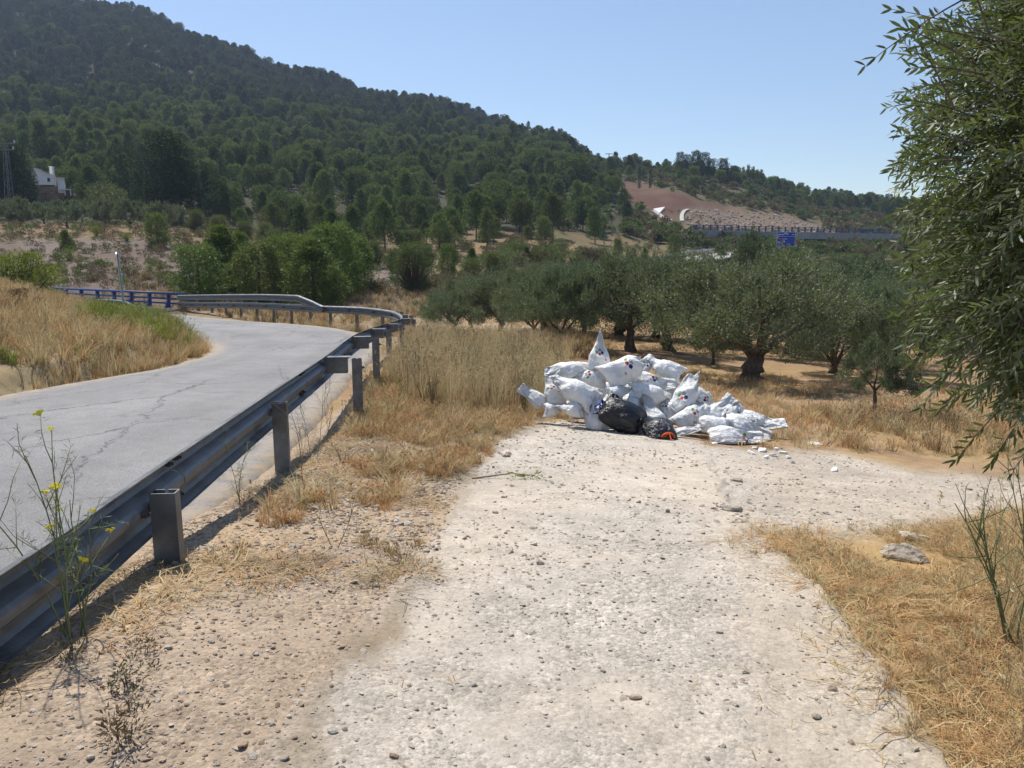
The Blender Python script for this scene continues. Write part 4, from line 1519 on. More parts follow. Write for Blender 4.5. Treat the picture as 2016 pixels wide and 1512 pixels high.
def inflate(seed, W, H, fill, press=1.0, neck=None, steps=90, open_top=False, tip=0.8, skew=0.0):
    """local frame: x width, y along the sack, z thickness"""
    rng = np.random.default_rng(seed)
    j, i = np.meshgrid(np.arange(NY), np.arange(NU), indexing='ij')
    s = i / NU
    x = np.where(s < 0.5, -W / 2 + 2 * W * s, W / 2 - 2 * W * (s - 0.5))
    y = H * j / (NY - 1)
    tt = np.clip((y / H - fill) / (1 - fill), 0, 1) if neck is None else y * 0
    wf = 1 - (1 - tip) * tt ** (1.7 if tip < 0.2 else 1.2)
    x = x * wf + skew * W * tt
    th = 0.02 * np.sin(2 * np.pi * s)
    z = -th
    G = np.stack([x, y, z], -1).astype(float)
    wav = sum(rng.normal() * 0.02 * np.sin(x * rng.uniform(4, 11) + y * rng.uniform(4, 11) + rng.random() * 6) for _ in range(4))
    G[..., 2] += wav * np.clip(y / H * 1.4 - 0.4, 0.1, 1) * 1.6
    P = G.reshape(-1, 3)
    du, dv = 2 * W / NU, H / (NY - 1)
    rest = []
    jj = np.arange(NY * NU) // NU
    shrink = np.ones(NY)
    if neck is not None:
        tj = np.arange(NY) / (NY - 1)
        shrink = (1 - (1 - neck[1]) * np.exp(-((tj - neck[0]) / 0.045) ** 2)) * (1 - 0.75 * np.exp(-(tj / 0.07) ** 2))
    for A, B, k in SETS:
        if k == 0:
            L = du * shrink[jj[A]] * wf[:, 0][jj[A]]
        elif k == 1:
            L = np.full(len(A), dv)
        else:
            L = np.hypot(du * shrink[jj[A]] * wf[:, 0][jj[A]], dv)
        rest.append(L)
    w = 1 - smooth01(y / H, fill - 0.10, fill + 0.08)
    w = (w * (0.85 + 0.3 * vnoise(x * 1.0 + seed, y, seed, 5, 2))).reshape(-1)
    prev = P.copy()
    vol_t = W * W * H * fill * 0.30 * press
    pk = 0.0
    for st in range(steps):
        N = grid_normals(P)
        vol = abs((P * N).sum() / 3)
        pk = np.clip((vol_t - vol) / vol_t, 0, 1) * 0.9
        v = (P - prev) * 0.86
        prev = P.copy()
        P = P + v + np.sign((P * N).sum()) * N / (du * dv) * (pk * 0.012 * w)[:, None]
        P = relax(P, rest, 5, True, not open_top, 0.03 if st < steps - 15 else 0.012)
    P -= P.mean(0)
    # sharp creases of stiff woven plastic
    N = grid_normals(P)
    N /= np.linalg.norm(N, axis=1, keepdims=True) + 1e-9
    if np.sign((P * N).sum()) < 0:
        N = -N
    xs, ys = (s * 2 * W).ravel(), y.ravel()
    amp = 0.017 if neck is None else 0.011
    cr = np.zeros(len(P))
    for q in range(5):
        a = rng.random() * 3.14
        xr, yr = xs * math.cos(a) + ys * math.sin(a), -xs * math.sin(a) + ys * math.cos(a)
        nn_ = vnoise(xr * 1.0 + 7.7 * q, yr * 0.34, seed * 5 + q, (3.6, 5.0, 7.0, 10.0, 14.0)[q], 2)
        cr += (0.5 - np.minimum(np.abs(nn_) * 3.2, 1.0)) * (1.3, 1.1, 0.8, 0.5, 0.3)[q]
    edge_w = np.minimum(1, np.minimum(np.abs(s - 0.5), np.minimum(s, 1 - s)).ravel() * 14) if neck is None else 1.0
    P += N * (cr * amp * edge_w)[:, None]
    return P, rest


class Pile:
    X0, X1, Y0, Y1, C = -1.2, 5.0, 8.0, 12.6, 0.025

    def __init__(self):
        nx, ny = int((self.X1 - self.X0) / self.C), int((self.Y1 - self.Y0) / self.C)
        gx, gy = np.meshgrid(self.X0 + (np.arange(nx) + .5) * self.C, self.Y0 + (np.arange(ny) + .5) * self.C, indexing='ij')
        self.H = ground_z(gx, gy) + 0.02
        self.ground = self.H - 0.015

    def ix(self, P):
        a = np.clip(((P[:, 0] - self.X0) / self.C).astype(int), 0, self.H.shape[0] - 1)
        b = np.clip(((P[:, 1] - self.Y0) / self.C).astype(int), 0, self.H.shape[1] - 1)
        return a, b

    def get(self, P):
        a, b = self.ix(P)
        return self.H[a, b]

    def put(self, P):
        a, b = self.ix(P)
        T = np.full(self.H.shape, -99.0)
        np.maximum.at(T, (a, b), P[:, 2])
        T2 = T.copy()
        for da, db in ((1, 0), (-1, 0), (0, 1), (0, -1)):
            T2 = np.maximum(T2, np.roll(np.roll(T, da, 0), db, 1))
        Hn = np.maximum(self.H, T2)
        s = (Hn + np.roll(Hn, 1, 0) + np.roll(Hn, -1, 0) + np.roll(Hn, 1, 1) + np.roll(Hn, -1, 1)) / 5
        self.H = np.where(T2 > -50, np.maximum(self.H, np.minimum(Hn, s + 0.03)), self.H)


def pose(phi, beta, yaw=0.0):
    """phi: direction of the sack's mouth across its face (0 right, 90 up, 180 left); beta: 0 face upright, 90 lying flat"""
    b, f = math.radians(beta), math.radians(phi)
    n = Vector((0, -math.cos(b), math.sin(b)))
    ax = Vector((1, 0, 0)) * math.cos(f) + Vector((0, math.sin(b), math.cos(b))) * math.sin(f)
    x = ax.cross(n)
    M = Matrix((x, ax, n)).transposed()
    return np.array(Matrix.Rotation(math.radians(yaw), 3, 'Z') @ M)


def settle(P0, rest, pile, R, box, D, steps=16, stiff=0.3):
    q = P0 @ R.T
    q -= q.mean(0)
    c = np.array(at((box[0] + box[1]) / 2, (box[2] + box[3]) / 2, D))
    for _ in range(3):                                     # centre the sack where it lies in the heap
        P = q + c
        a, b = project(P[:, 0], P[:, 1], P[:, 2])
        c[0] += ((box[0] + box[1]) - (a.min() + a.max())) / 2 / F * D
        c[2] -= ((box[2] + box[3]) - (b.min() + b.max())) / 2 / F * D
    base = pile.ground
    goal = q + c
    P = goal.copy()
    for st in range(steps):
        P += (goal - P) * stiff
        P = relax(P, rest, 2)
        ai, bi = pile.ix(P)
        h = pile.H[ai, bi] - P[:, 2]
        hit = (h > 0) & (h < 0.13)
        P[hit, 2] += h[hit] * 0.5
        g = base[ai, bi] - 0.01
        low = P[:, 2] < g
        P[low, 2] = g[low]
    return P


def sack_faces(open_top=False):
    idx = np.arange(NU * NY).reshape(NY, NU)
    r = np.roll(idx, -1, 1)
    return np.stack([idx[:-1].ravel(), r[:-1].ravel(), r[1:].ravel(), idx[1:].ravel()], 1)


SACK_F = sack_faces()


def sack_mesh(name, P, mat):
    me = mk_mesh(name, P, SACK_F, mat, True)
    uv = me.uv_layers.new(name='UVMap')
    j, i = np.meshgrid(np.arange(NY - 1), np.arange(NU), indexing='ij')
    q = np.stack([np.stack([i / NU, j / (NY - 1)], -1), np.stack([(i + 1) / NU, j / (NY - 1)], -1), np.stack([(i + 1) / NU, (j + 1) / (NY - 1)], -1), np.stack([i / NU, (j + 1) / (NY - 1)], -1)], 2)
    uv.data.foreach_set('uv', q.astype(np.float32).ravel())
    return me


def sack_mat():
    """white woven plastic with coloured dots, a green square and lettering printed on it"""
    t = NT('white_sack')
    tc = t.n('ShaderNodeTexCoord')
    uv = t.n('ShaderNodeSeparateXYZ', {0: tc.outputs['UV']})
    rnd = t.n('ShaderNodeAttribute', attribute_name='shift', attribute_type='OBJECT').outputs['Fac']
    pr = t.n('ShaderNodeAttribute', attribute_name='printed', attribute_type='OBJECT').outputs['Fac']
    f = t.math('SUBTRACT', 1.0, t.math('FRACT', t.math('MULTIPLY', uv.outputs[0], 2.0)))
    x = t.math('MULTIPLY', t.math('SUBTRACT', f, t.math('MULTIPLY_ADD', rnd, 0.2, 0.40)), 0.55)
    y = t.math('MULTIPLY', t.math('SUBTRACT', uv.outputs[1], t.math('MULTIPLY_ADD', t.math('FRACT', t.math('MULTIPLY', rnd, 7.3)), 0.22, 0.42)), 0.88)

    def dist(cx, cy):
        dx, dy = t.math('SUBTRACT', x, cx), t.math('SUBTRACT', y, cy)
        return t.math('SQRT', t.math('ADD', t.math('MULTIPLY', dx, dx), t.math('MULTIPLY', dy, dy)))

    def disc(cx, cy, r):
        return t.math('LESS_THAN', dist(cx, cy), r)

    def rect(x0, x1, y0, y1):
        a = t.math('MULTIPLY', t.math('GREATER_THAN', x, x0), t.math('LESS_THAN', x, x1))
        b = t.math('MULTIPLY', t.math('GREATER_THAN', y, y0), t.math('LESS_THAN', y, y1))
        return t.math('MULTIPLY', a, b)

    def ring(cx, cy, r, w):
        return t.math('LESS_THAN', t.math('ABSOLUTE', t.math('SUBTRACT', dist(cx, cy), r)), w)
    fold = t.noise(tc.outputs['UV'], 9, 4, 0.6)
    c = t.mix(t.ramp(fold, [(0.3, 0.0), (0.7, 1.0)]), (0.86, 0.85, 0.83, 1), (0.91, 0.90, 0.87, 1))
    dirt = t.ramp(t.noise(worldpos(t), 3.2, 6, 0.7), [(0.58, 0.0), (0.85, 0.4)])
    c = t.mix(dirt, c, (0.55, 0.49, 0.40, 1))
    c = t.mix(t.math('MULTIPLY', pr, disc(-0.03, 0.0, 0.032)), c, (0.62, 0.03, 0.04, 1))
    c = t.mix(t.math('MULTIPLY', pr, disc(0.035, 0.028, 0.034)), c, (0.012, 0.025, 0.10, 1))
    gsq = t.math('MULTIPLY', rect(-0.135, -0.075, 0.0, 0.055), t.math('SUBTRACT', 1.0, disc(-0.135, 0.0, 0.022)))
    c = t.mix(t.math('MULTIPLY', pr, gsq), c, (0.16, 0.44, 0.03, 1))
    # letters d e beside the dots
    let = t.math('ADD', ring(-0.045, 0.075, 0.016, 0.005), rect(-0.033, -0.023, 0.058, 0.115))
    e_ = t.math('MULTIPLY', ring(0.0, 0.075, 0.016, 0.005), t.math('SUBTRACT', 1.0, rect(0.004, 0.03, 0.062, 0.072)))
    let = t.math('ADD', let, t.math('ADD', e_, rect(-0.014, 0.014, 0.073, 0.080)))
    # lines of small print
    row = t.math('LESS_THAN', t.math('FRACT', t.math('MULTIPLY', y, 38.0)), 0.35)
    word = t.math('GREATER_THAN', t.noise(t.n('ShaderNodeCombineXYZ', {0: t.math('MULTIPLY', x, 90.0), 1: t.math('FLOOR', t.math('MULTIPLY', y, 38.0))}).outputs[0], 1.0, 2, 0.5), 0.5)
    sm = t.math('MULTIPLY', t.math('MULTIPLY', row, word), rect(-0.12, 0.10, -0.26, -0.16))
    let = t.math('MINIMUM', t.math('ADD', let, t.math('MULTIPLY', sm, 0.65)), 1.0)
    c = t.mix(t.math('MULTIPLY', pr, let), c, (0.06, 0.065, 0.09, 1))
    c = t.mix(t.math('MULTIPLY', pr, disc(0.09, -0.11, 0.02)), c, (0.60, 0.05, 0.05, 1))
    c = t.mix(t.math('MULTIPLY', pr, ring(0.09, -0.114, 0.007, 0.0025)), c, (0.8, 0.8, 0.8, 1))
    weave = t.noise(t.n('ShaderNodeVectorMath', {0: tc.outputs['UV'], 1: (14.0, 3.5, 1.0)}, operation='MULTIPLY').outputs[0], 3.0, 6, 0.62, 0.6)
    cr = t.n('ShaderNodeTexVoronoi', {'Vector': tc.outputs['UV'], 'Scale': 13.0}, feature='DISTANCE_TO_EDGE').outputs['Distance']
    h = t.math('ADD', weave, t.math('MULTIPLY', t.math('MINIMUM', cr, 0.12), 1.6))
    b = t.bsdf(c, 0.5, 0, 0.35, t.bump(h, 0.7, 0.025))
    tr = t.n('ShaderNodeBsdfTranslucent', {'Color': c}).outputs[0]
    mx = t.n('ShaderNodeMixShader', {0: 0.1})
    t.t.links.new(b, mx.inputs[1])
    t.t.links.new(tr, mx.inputs[2])
    return t.surf(mx.outputs[0])


def black_mat():
    t = NT('black_plastic')
    tc = t.n('ShaderNodeTexCoord')
    v = t.n('ShaderNodeVectorMath', {0: tc.outputs['UV'], 1: (9.0, 1.6, 1.0)}, operation='MULTIPLY').outputs[0]
    n = t.noise(v, 1.6, 5, 0.6, 1.2)
    n2 = t.noise(objpos(t), 9, 2, 0.5, 1.5)
    dust = t.ramp(t.noise(objpos(t), 4, 5, 0.6), [(0.45, 0.0), (0.75, 0.10)])
    c = t.mix(dust, (0.010, 0.011, 0.015, 1), (0.20, 0.18, 0.16, 1))
    h = t.math('ADD', n, t.math('MULTIPLY', n2, 0.5))
    return t.surf(t.bsdf(c, 0.27, 0, 0.5, t.bump(h, 0.9, 0.05)))


SACK, BLACK = sack_mat(), black_mat()
ORANGE = simple_mat('orange_tie', (0.70, 0.10, 0.015), 0.5)
BLUETIE = simple_mat('blue_tie', (0.02, 0.08, 0.45), 0.5)


def build_pile():
    pile = Pile()
    PR = {}
    PR['fat'] = inflate(1, 0.56, 0.80, 0.78, 1.12, tip=0.5, skew=0.15)
    PR['mid'] = inflate(2, 0.55, 0.84, 0.66, 1.0, tip=0.62, skew=-0.2)
    PR['long'] = inflate(3, 0.52, 0.92, 0.72, 0.8, tip=0.7, skew=0.15)
    PR['slack'] = inflate(4, 0.58, 0.84, 0.55, 0.66, tip=0.85, skew=0.1)
    PR['half'] = inflate(5, 0.56, 0.90, 0.48, 1.0, tip=0.07, skew=0.28)
    PR['limp'] = inflate(6, 0.60, 0.86, 0.5, 0.34, tip=0.75, skew=-0.1)
    PR['black'] = inflate(7, 0.68, 0.98, 0.95, 1.6, neck=(0.90, 0.12))
    PR['tied'] = inflate(8, 0.50, 0.66, 0.95, 1.5, neck=(0.86, 0.14))

    G1 = 'white sacks heaped in the rubbish pile'
    hid = 'white sack buried in the heap, mostly hidden by the others'
    # box in the photograph, distance, kind, mouth direction, lean of the face, yaw, scale, label
    L = [
        ((1105, 1190, 775, 835), 10.7, 'fat', 175, 60, 0, 0.95, hid), ((1175, 1270, 765, 835), 10.6, 'fat', 5, 60, 0, 1.0, hid), ((1255, 1345, 770, 840), 10.7, 'fat', 180, 60, 0, 1.0, hid),
        ((1320, 1410, 785, 845), 10.6, 'fat', 10, 60, 0, 0.95, hid), ((1200, 1300, 730, 800), 10.9, 'fat', 0, 60, 0, 1.0, hid), ((1130, 1215, 745, 800), 10.75, 'mid', 180, 55, 0, 0.9, hid), ((1270, 1365, 745, 800), 10.85, 'fat', 0, 60, 0, 0.95, hid),
        ((1400, 1480, 822, 860), 10.2, 'mid', 0, 60, 0, 0.85, hid), ((1160, 1225, 790, 845), 10.2, 'mid', 100, 40, 0, 0.8, hid), ((1215, 1290, 790, 840), 10.3, 'mid', 80, 40, 0, 0.85, hid),
        ((1400, 1456, 800, 846), 10.1, 'mid', 40, 38, 0, 0.72, 'small white sack filling the low end behind the plump plain sack'),
        ((1446, 1500, 808, 846), 10.15, 'mid', 150, 45, 0, 0.66, 'small white sack propped behind the flat sacks at the low end'),
        ((1072, 1118, 790, 824), 10.15, 'half', 20, 40, 0, 0.58, 'small white sack tucked under the upright sack at the grassy end'),
        ((1298, 1346, 788, 832), 10.15, 'mid', 100, 30, 0, 0.68, 'white sack squeezed between the pointed sack and the upright dotted sack'),
        ((1176, 1228, 768, 815), 10.25, 'mid', 60, 35, 0, 0.72, 'white sack showing a corner above the big black bag'),
        ((1340, 1392, 770, 815), 10.5, 'mid', 20, 40, 0, 0.72, 'white sack packed in behind the tall upright dotted sack'),
        ((1096, 1142, 790, 824), 9.95, 'half', 175, 45, 0, 0.56, 'small white sack lying lowest at the grassy end of the heap'),
        ((1018, 1086, 754, 812), 10.25, 'slack', 140, 25, 10, 0.62, 'slack wrinkled white sack sagging into the dry grass at the end'),
        ((1068, 1124, 742, 814), 10.25, 'mid', 100, 22, 10, 0.72, 'upright white sack with dark and red dots at the grassy end'),
        ((1093, 1182, 742, 810), 10.1, 'mid', 142, 30, 0, 0.92, 'white sack leaning with its folded mouth raised at the grassy end'),
        ((1140, 1200, 795, 846), 9.95, 'slack', 125, 28, -15, 0.74, 'white sack crushed against the side of the big black bag'),
        ((1334, 1374, 838, 862), 9.62, 'limp', 10, 55, 0, 0.44, 'nearly empty white sack flattened on the gravel behind the small black bag'),
        ((1258, 1324, 786, 844), 9.98, 'half', 112, 25, 12, 0.84, 'white sack with a pointed mouth just behind the small black bag'),
        ((1326, 1386, 802, 850), 9.95, 'mid', 35, 32, 0, 0.78, 'white sack lying under the upright dotted sack'),
        ((1370, 1438, 822, 862), 9.75, 'fat', 168, 45, 0, 0.72, 'plump plain white sack at the low end of the heap'),
        ((1448, 1542, 822, 854), 10.05, 'limp', 4, 58, -10, 0.92, 'limp white sack trailing its torn mouth over straw at the low end'),
        ((1432, 1508, 820, 864), 9.8, 'slack', -22, 45, 0, 0.86, 'flat white sack draped over the low end of the heap'),
        ((1394, 1506, 846, 882), 9.4, 'slack', 2, 48, 4, 1.0, 'flat white sack with a green square and red dot touching the gravel'),
        ((1380, 1450, 790, 838), 10.1, 'slack', 38, 30, 12, 0.84, 'white sack with a wide open flap above the plump plain sack'),
        ((1230, 1262, 770, 806), 10.1, 'slack', 70, 35, 0, 0.52, 'little white sack wedged between the black bag and the heap'),
        ((1196, 1244, 755, 794), 10.15, 'half', 25, 45, 0, 0.6, 'small plain white sack perched just above the big black bag'),
        ((1246, 1314, 752, 802), 10.2, 'mid', -10, 35, 8, 0.84, 'plain white sack lying across the front middle of the heap'),
        ((1364, 1404, 768, 808), 10.4, 'slack', -42, 35, 0, 0.66, 'white sack slipping down behind the upright dotted sack'),
        ((1140, 1188, 726, 768), 10.5, 'mid', 165, 35, 0, 0.7, 'white sack with small print under the tallest upright sack'),
        ((1335, 1380, 740, 782), 10.55, 'half', 58, 30, 15, 0.66, 'white sack with a squared mouth behind the upright dotted sack'),
        ((1304, 1384, 746, 830), 10.15, 'long', 72, 22, -6, 0.92, 'tall upright white sack with navy and red dots near the low end'),
        ((1248, 1322, 731, 772), 10.5, 'slack', -4, 40, 0, 0.86, 'white sack with a green and pink print across the upper middle'),
        ((1234, 1288, 704, 748), 10.85, 'slack', 35, 40, 10, 0.76, 'crumpled white sack on the crest next to the large dotted sack'),
        ((1280, 1345, 708, 754), 10.85, 'mid', 152, 38, -8, 0.78, 'white sack with a tilted mouth at the far end of the crest'),
        ((1072, 1168, 710, 750), 10.6, 'long', 178, 50, 6, 0.86, 'long plain white sack lying across the top of the grassy end'),
        ((1172, 1268, 698, 776), 10.35, 'fat', 28, 30, 8, 1.0, 'large white sack with dots bulging from the middle of the heap'),
        ((1156, 1202, 652, 734), 10.6, 'half', 93, 8, 14, 0.84, 'white sack standing upright with a pointed mouth on top of the heap'),
    ]
    for box, D, kd, phi, beta, yaw, sc, lab in L:
        P0, rest = PR[kd]
        sc *= 0.93
        P = settle(P0 * sc, [r * sc for r in rest], pile, pose(phi, beta, yaw), box, D)
        pile.put(P)
        b = P.mean(0)
        b[2] = P[:, 2].min()
        o = obj('rubbish_sack', sack_mesh('rubbish_sack', P - b, SACK), None, tuple(b))
        tag(o, lab, 'sack', G1)
        dotted = any(w in lab for w in ('dot', 'print', 'pointed mouth on top', 'plain sack at')) and 'plain' not in lab
        o['printed'] = 1.0 if dotted else 0.0
        o['shift'] = random.random()
        q = project(P[:, 0], P[:, 1], P[:, 2])
        print('%-5s px %4d-%4d py %4d-%4d  %s' % (kd, q[0].min(), q[0].max(), q[1].min(), q[1].max(), box))
    for box, D, kd, phi, beta, yaw, sc, lab, col in (
            ((1167, 1274, 780, 857), 9.8, 'black', 152, 52, 0, 0.80, 'big shiny black rubbish bag lying in front of the white sacks', BLUETIE),
            ((1263, 1338, 829, 881), 9.45, 'tied', 275, 68, 12, 0.98, 'small tied black rubbish bag with orange drawstring on the gravel', ORANGE)):
        P0, rest = PR[kd]
        P = settle(P0 * sc, [r * sc for r in rest], pile, pose(phi, beta, yaw), box, D)
        pile.put(P)
        b = P.mean(0)
        b[2] = P[:, 2].min()
        e = empty('rubbish_bag', tuple(b), 0, lab, 'rubbish bag', 'black rubbish bags')
        obj('bag', sack_mesh('bag', P - b, BLACK), e)
        G = P.reshape(NY, NU, 3)
        r_ = int(NY * (0.90 if kd == 'black' else 0.86))
        c = Vector(G[r_].mean(0) - b)
        a = Vector(G[min(r_ + 4, NY - 1)].mean(0) - G[r_ - 4].mean(0)).normalized()
        rad = float(np.linalg.norm(G[r_] - G[r_].mean(0), axis=1).mean())
        s1 = a.cross(Vector((0, 0, 1))).normalized()
        s2 = a.cross(s1)
        mb = MB()
        pts = [c + (s1 * math.cos(t) + s2 * math.sin(t)) * (rad + 0.012) for t in np.linspace(0, 6.283, 14)]
        pts += [c + s2 * -(rad + 0.02) + a * 0.02, c + Vector((0.05, -0.09, -0.05)), c + Vector((0.02, -0.14, -0.10)), c + Vector((-0.03, -0.11, -0.08)), c + Vector((0, -0.03, 0))] if kd == 'tied' else [c + Vector((-0.05, -0.02, 0.05)), c + Vector((-0.1, -0.03, 0.02))]
        mb.tube(pts, [0.012] * len(pts), 6)
        obj('drawstring', mb.mesh('drawstring', col, True), e)
        q = project(P[:, 0], P[:, 1], P[:, 2])
        print('%-5s px %4d-%4d py %4d-%4d  %s' % (kd, q[0].min(), q[0].max(), q[1].min(), q[1].max(), box))


import time
_t0 = time.time()
build_pile()
print('pile', time.time() - _t0)

# ------------------------------------------------------------------ dry grass, weeds, pebbles
def tuft_mesh(name, seed, n, h, spread, w, lean, mat, heads=0.0, base_r=0.03, flat=False):
    rng = np.random.default_rng(seed)
    V, Fq = [], []
    a = rng.random(n) * 6.283
    hh = h * (0.45 + 0.6 * rng.random(n))
    b = np.stack([np.cos(a) * base_r * rng.random(n), np.sin(a) * base_r * rng.random(n), np.zeros(n)], 1)
    d = np.stack([np.cos(a), np.sin(a), np.zeros(n)], 1)
    out = lean * (0.2 + rng.random(n)) * hh
    side = np.stack([-np.sin(a), np.cos(a), np.zeros(n)], 1)
    if flat:
        zs = [0.004, 0.018, 0.02, 0.008]
        rows = [b + d * (hh * t)[:, None] + np.array([0, 0, z]) + side * (rng.normal(size=n) * 0.02 * k)[:, None] for k, (t, z) in enumerate(zip((0, .33, .66, 1), zs))]
    else:
        rows = [b + d * (out * t ** 1.8)[:, None] + np.stack([0 * hh, 0 * hh, hh * (t - 0.25 * lean * t * t)], 1) for t in (0, .35, .7, 1)]
    ws = [w, w * 0.9, w * 0.65, w * 0.15]
    for k, (r, ww) in enumerate(zip(rows, ws)):
        tw = side * (ww / 2)
        V.append(np.stack([r - tw, r + tw], 1))
    A = np.stack(V, 1).reshape(-1, 3)           # n,4,2,3
    base = (np.arange(n) * 8)[:, None]
    F3 = np.concatenate([base + np.array([2 * k, 2 * k + 1, 2 * k + 3, 2 * k + 2]) for k in range(3)], 0)
    if heads > 0:
        pick = np.where(rng.random(n) < heads)[0]
        m = 10
        P = np.repeat(rows[3][pick], m, 0) + rng.normal(size=(len(pick) * m, 3)) * np.array([0.012, 0.012, 0.035]) * h
        hv, hf = leaf_quads(P, np.repeat(d[pick] * 0.6 + np.array([0, 0, .6]), m, 0) + rnd_dirs(len(P), rng) * 0.5, 0.035 * h + 0.008, 0.007, rng)
        F3 = np.concatenate([F3, hf + len(A)])
        A = np.concatenate([A, hv])
    return mk_mesh(name, A, F3, mat)


def spots(n, x0, x1, y0, y1, rng, test, maxd=0.2):
    X, Y = rng.uniform(x0, x1, n), rng.uniform(y0, y1, n)
    d, _ = road_dist(X, Y)
    M = region_masks(X, Y, ground_z(X, Y))
    ok = (d > maxd) & test(X, Y, M)
    X, Y = X[ok], Y[ok]
    return np.stack([X, Y, surf_z(X, Y)], 1)


def lay(name, protos, P, rng, smin, smax, label, cat, tilt=0.12, picks=None):
    n = len(P)
    rot = np.stack([rng.normal(size=n) * tilt, rng.normal(size=n) * tilt, rng.random(n) * 6.283], 1)
    s = rng.uniform(smin, smax, n)
    scatter(name, protos, P, rot, s, rng.integers(0, len(protos), n) if picks is None else picks, label, cat)
    print(name, n)


def nearpile(X, Y):
    return (X > 0.25) & (X < 3.3) & (Y > 9.3) & (Y < 10.9)


def build_grass():
    rng = np.random.default_rng(99)
    tall = [tuft_mesh('tall_grass', 500 + k, 26, 0.75, 1, 0.006, 0.35, STRAW, 0.6, 0.08) for k in range(4)] + [tuft_mesh('tall_grass', 505, 22, 0.85, 1, 0.006, 0.25, BUSH_D, 0.5, 0.06), tuft_mesh('tall_grass', 506, 22, 0.6, 1, 0.007, 0.4, GREENW, 0.3, 0.08)]
    P = spots(9000, -4, 2.2, 10.5, 26, rng, lambda X, Y, M: M['tall'] & (vnoise(X, Y, 91, 0.8, 2) > -0.55) & ~nearpile(X, Y), 0.75)
    P = P[rng.random(len(P)) < 0.34]
    lay('tall_dry_grass', tall, P, rng, 0.55, 1.1, 'tall pale dry grass between guardrail and rubbish heap', 'grass', picks=rng.choice(6, len(P), p=[.2, .2, .18, .18, .18, .06]))
    short = [tuft_mesh('straw_tuft', 520 + k, 34, 0.20, 1, 0.0045, 0.9, STRAW if k % 2 else STRAW_O, 0.25, 0.06) for k in range(4)]
    mat_ = [tuft_mesh('straw_litter', 530 + k, 16, 0.22, 1, 0.004, 1, (STRAW, STRAW_O, BUSH_D)[k], 0, 0.12, True) for k in range(3)]
    cush = [tuft_mesh('straw_cushion', 540 + k, 70, 0.085, 1, 0.0035, 1.1, STRAW_O, 0.1, 0.05) for k in range(2)]
    # verge between rail and track: patchy
    P = spots(16000, -3.2, 1.4, 2.6, 22, rng, lambda X, Y, M: M['verge'] & ~nearpile(X, Y) & (vnoise(X, Y, 92, 1.1, 3) * 0.9 + np.clip((Y - 5.7) / 5.0, -0.36, 0.75) > 0.05 + 0.35 * rng.random(X.shape)), 0.5)
    P = P[rng.random(len(P)) < 0.5]
    pk = np.where(P[:, 1] < 7.5, rng.choice(6, len(P), p=[.06, .1, .06, .1, .34, .34]), rng.integers(0, 4, len(P)))
    lay('verge_grass', short + cush, P, rng, 0.6, 1.35, 'short ochre and straw coloured grass on the verge', 'grass', picks=pk)
    P = spots(9000, -2.6, 1.0, 2.0, 13, rng, lambda X, Y, M: M['verge'] & (vnoise(X, Y, 93, 0.9, 3) + np.clip((Y - 4) / 5, -0.3, 0.6) > 0.1))
    P = P[rng.random(len(P)) < 0.55]
    lay('verge_litter', mat_, P, rng, 0.5, 1.2, 'dead straw lying on the stony verge', 'straw', 0.06)
    # dry grass patch at the right
    bare = lambda X, Y: (np.hypot(X - 2.2, (Y - 4.15) * 0.8) < 0.28)
    P = spots(22000, 0.8, 6.5, 1.5, 7.5, rng, lambda X, Y, M: inpoly(M['px'] + rng.normal(size=X.shape) * 150 / Y, M['py'] + rng.normal(size=X.shape) * 60 / Y, STRAW_R) & ~bare(X, Y) & (vnoise(X, Y, 251, 2.0, 3) > -0.5))
    a = P[rng.random(len(P)) < 0.26]
    lay('golden_grass', short, a, rng, 0.2, 0.5, 'golden dry grass patch right of the track', 'grass')
    b = P[rng.random(len(P)) < 0.55]
    lay('golden_litter', mat_[:2], b, rng, 0.5, 1.15, 'golden straw lying over the ground right of the track', 'straw', 0.08)
    c = spots(2600, 1.5, 6, 1.8, 4.6, rng, lambda X, Y, M: M['straw_r'] & (M['px'] > 1830 + 120 * rng.random(X.shape)))
    c = c[rng.random(len(c)) < 0.14]
    lay('oat_grass', [tuft_mesh('oat_grass', 550 + k, 16, 0.5, 1, 0.004, 0.5, STRAW, 0.7, 0.05) for k in range(2)], c, rng, 0.5, 1.1, 'taller dry oat grass in the golden patch', 'grass')
    # loose straw on the track
    P = spots(2500, -1.2, 2.8, 1.6, 7, rng, lambda X, Y, M: M['path'] & (np.abs(M['px'] - 1150) > 150 + 200 * rng.random(X.shape)))
    P = P[rng.random(len(P)) < 0.2]
    lay('track_straw', [tuft_mesh('loose_straw', 560 + k, 2, 0.10, 1, 0.004, 1, STRAW_O, 0, 0.05, True) for k in range(3)], P, rng, 0.4, 1.1, 'single dry stalks lying on the gravel track', 'straw', 0.05)
    # grove floor
    P = spots(30000, -2.5, 24, 9, 46, rng, lambda X, Y, M: M['grove'] & ~nearpile(X, Y) & (vnoise(X, Y, 94, 0.45, 3) + 0.6 * (Y < 14) > -0.05), 1.0)
    P = P[rng.random(len(P)) < np.clip(16 / P[:, 1], 0, 1) * 0.8]
    lay('grove_grass', [tuft_mesh('grove_tuft', 570 + k, 22, 0.22, 1, 0.009, 1.0, STRAW if k % 2 else STRAW_O, 0.1, 0.12) for k in range(4)], P, rng, 0.35, 1.1, 'short dry grass and stubble on the olive grove floor', 'grass')
    # rough tall weeds at the right edge of the grove
    P = spots(3500, 4.2, 11, 9.2, 13.5, rng, lambda X, Y, M: ~M['path'] & (vnoise(X, Y, 95, 0.7, 2) > -0.1))
    P = P[rng.random(len(P)) < 0.24]
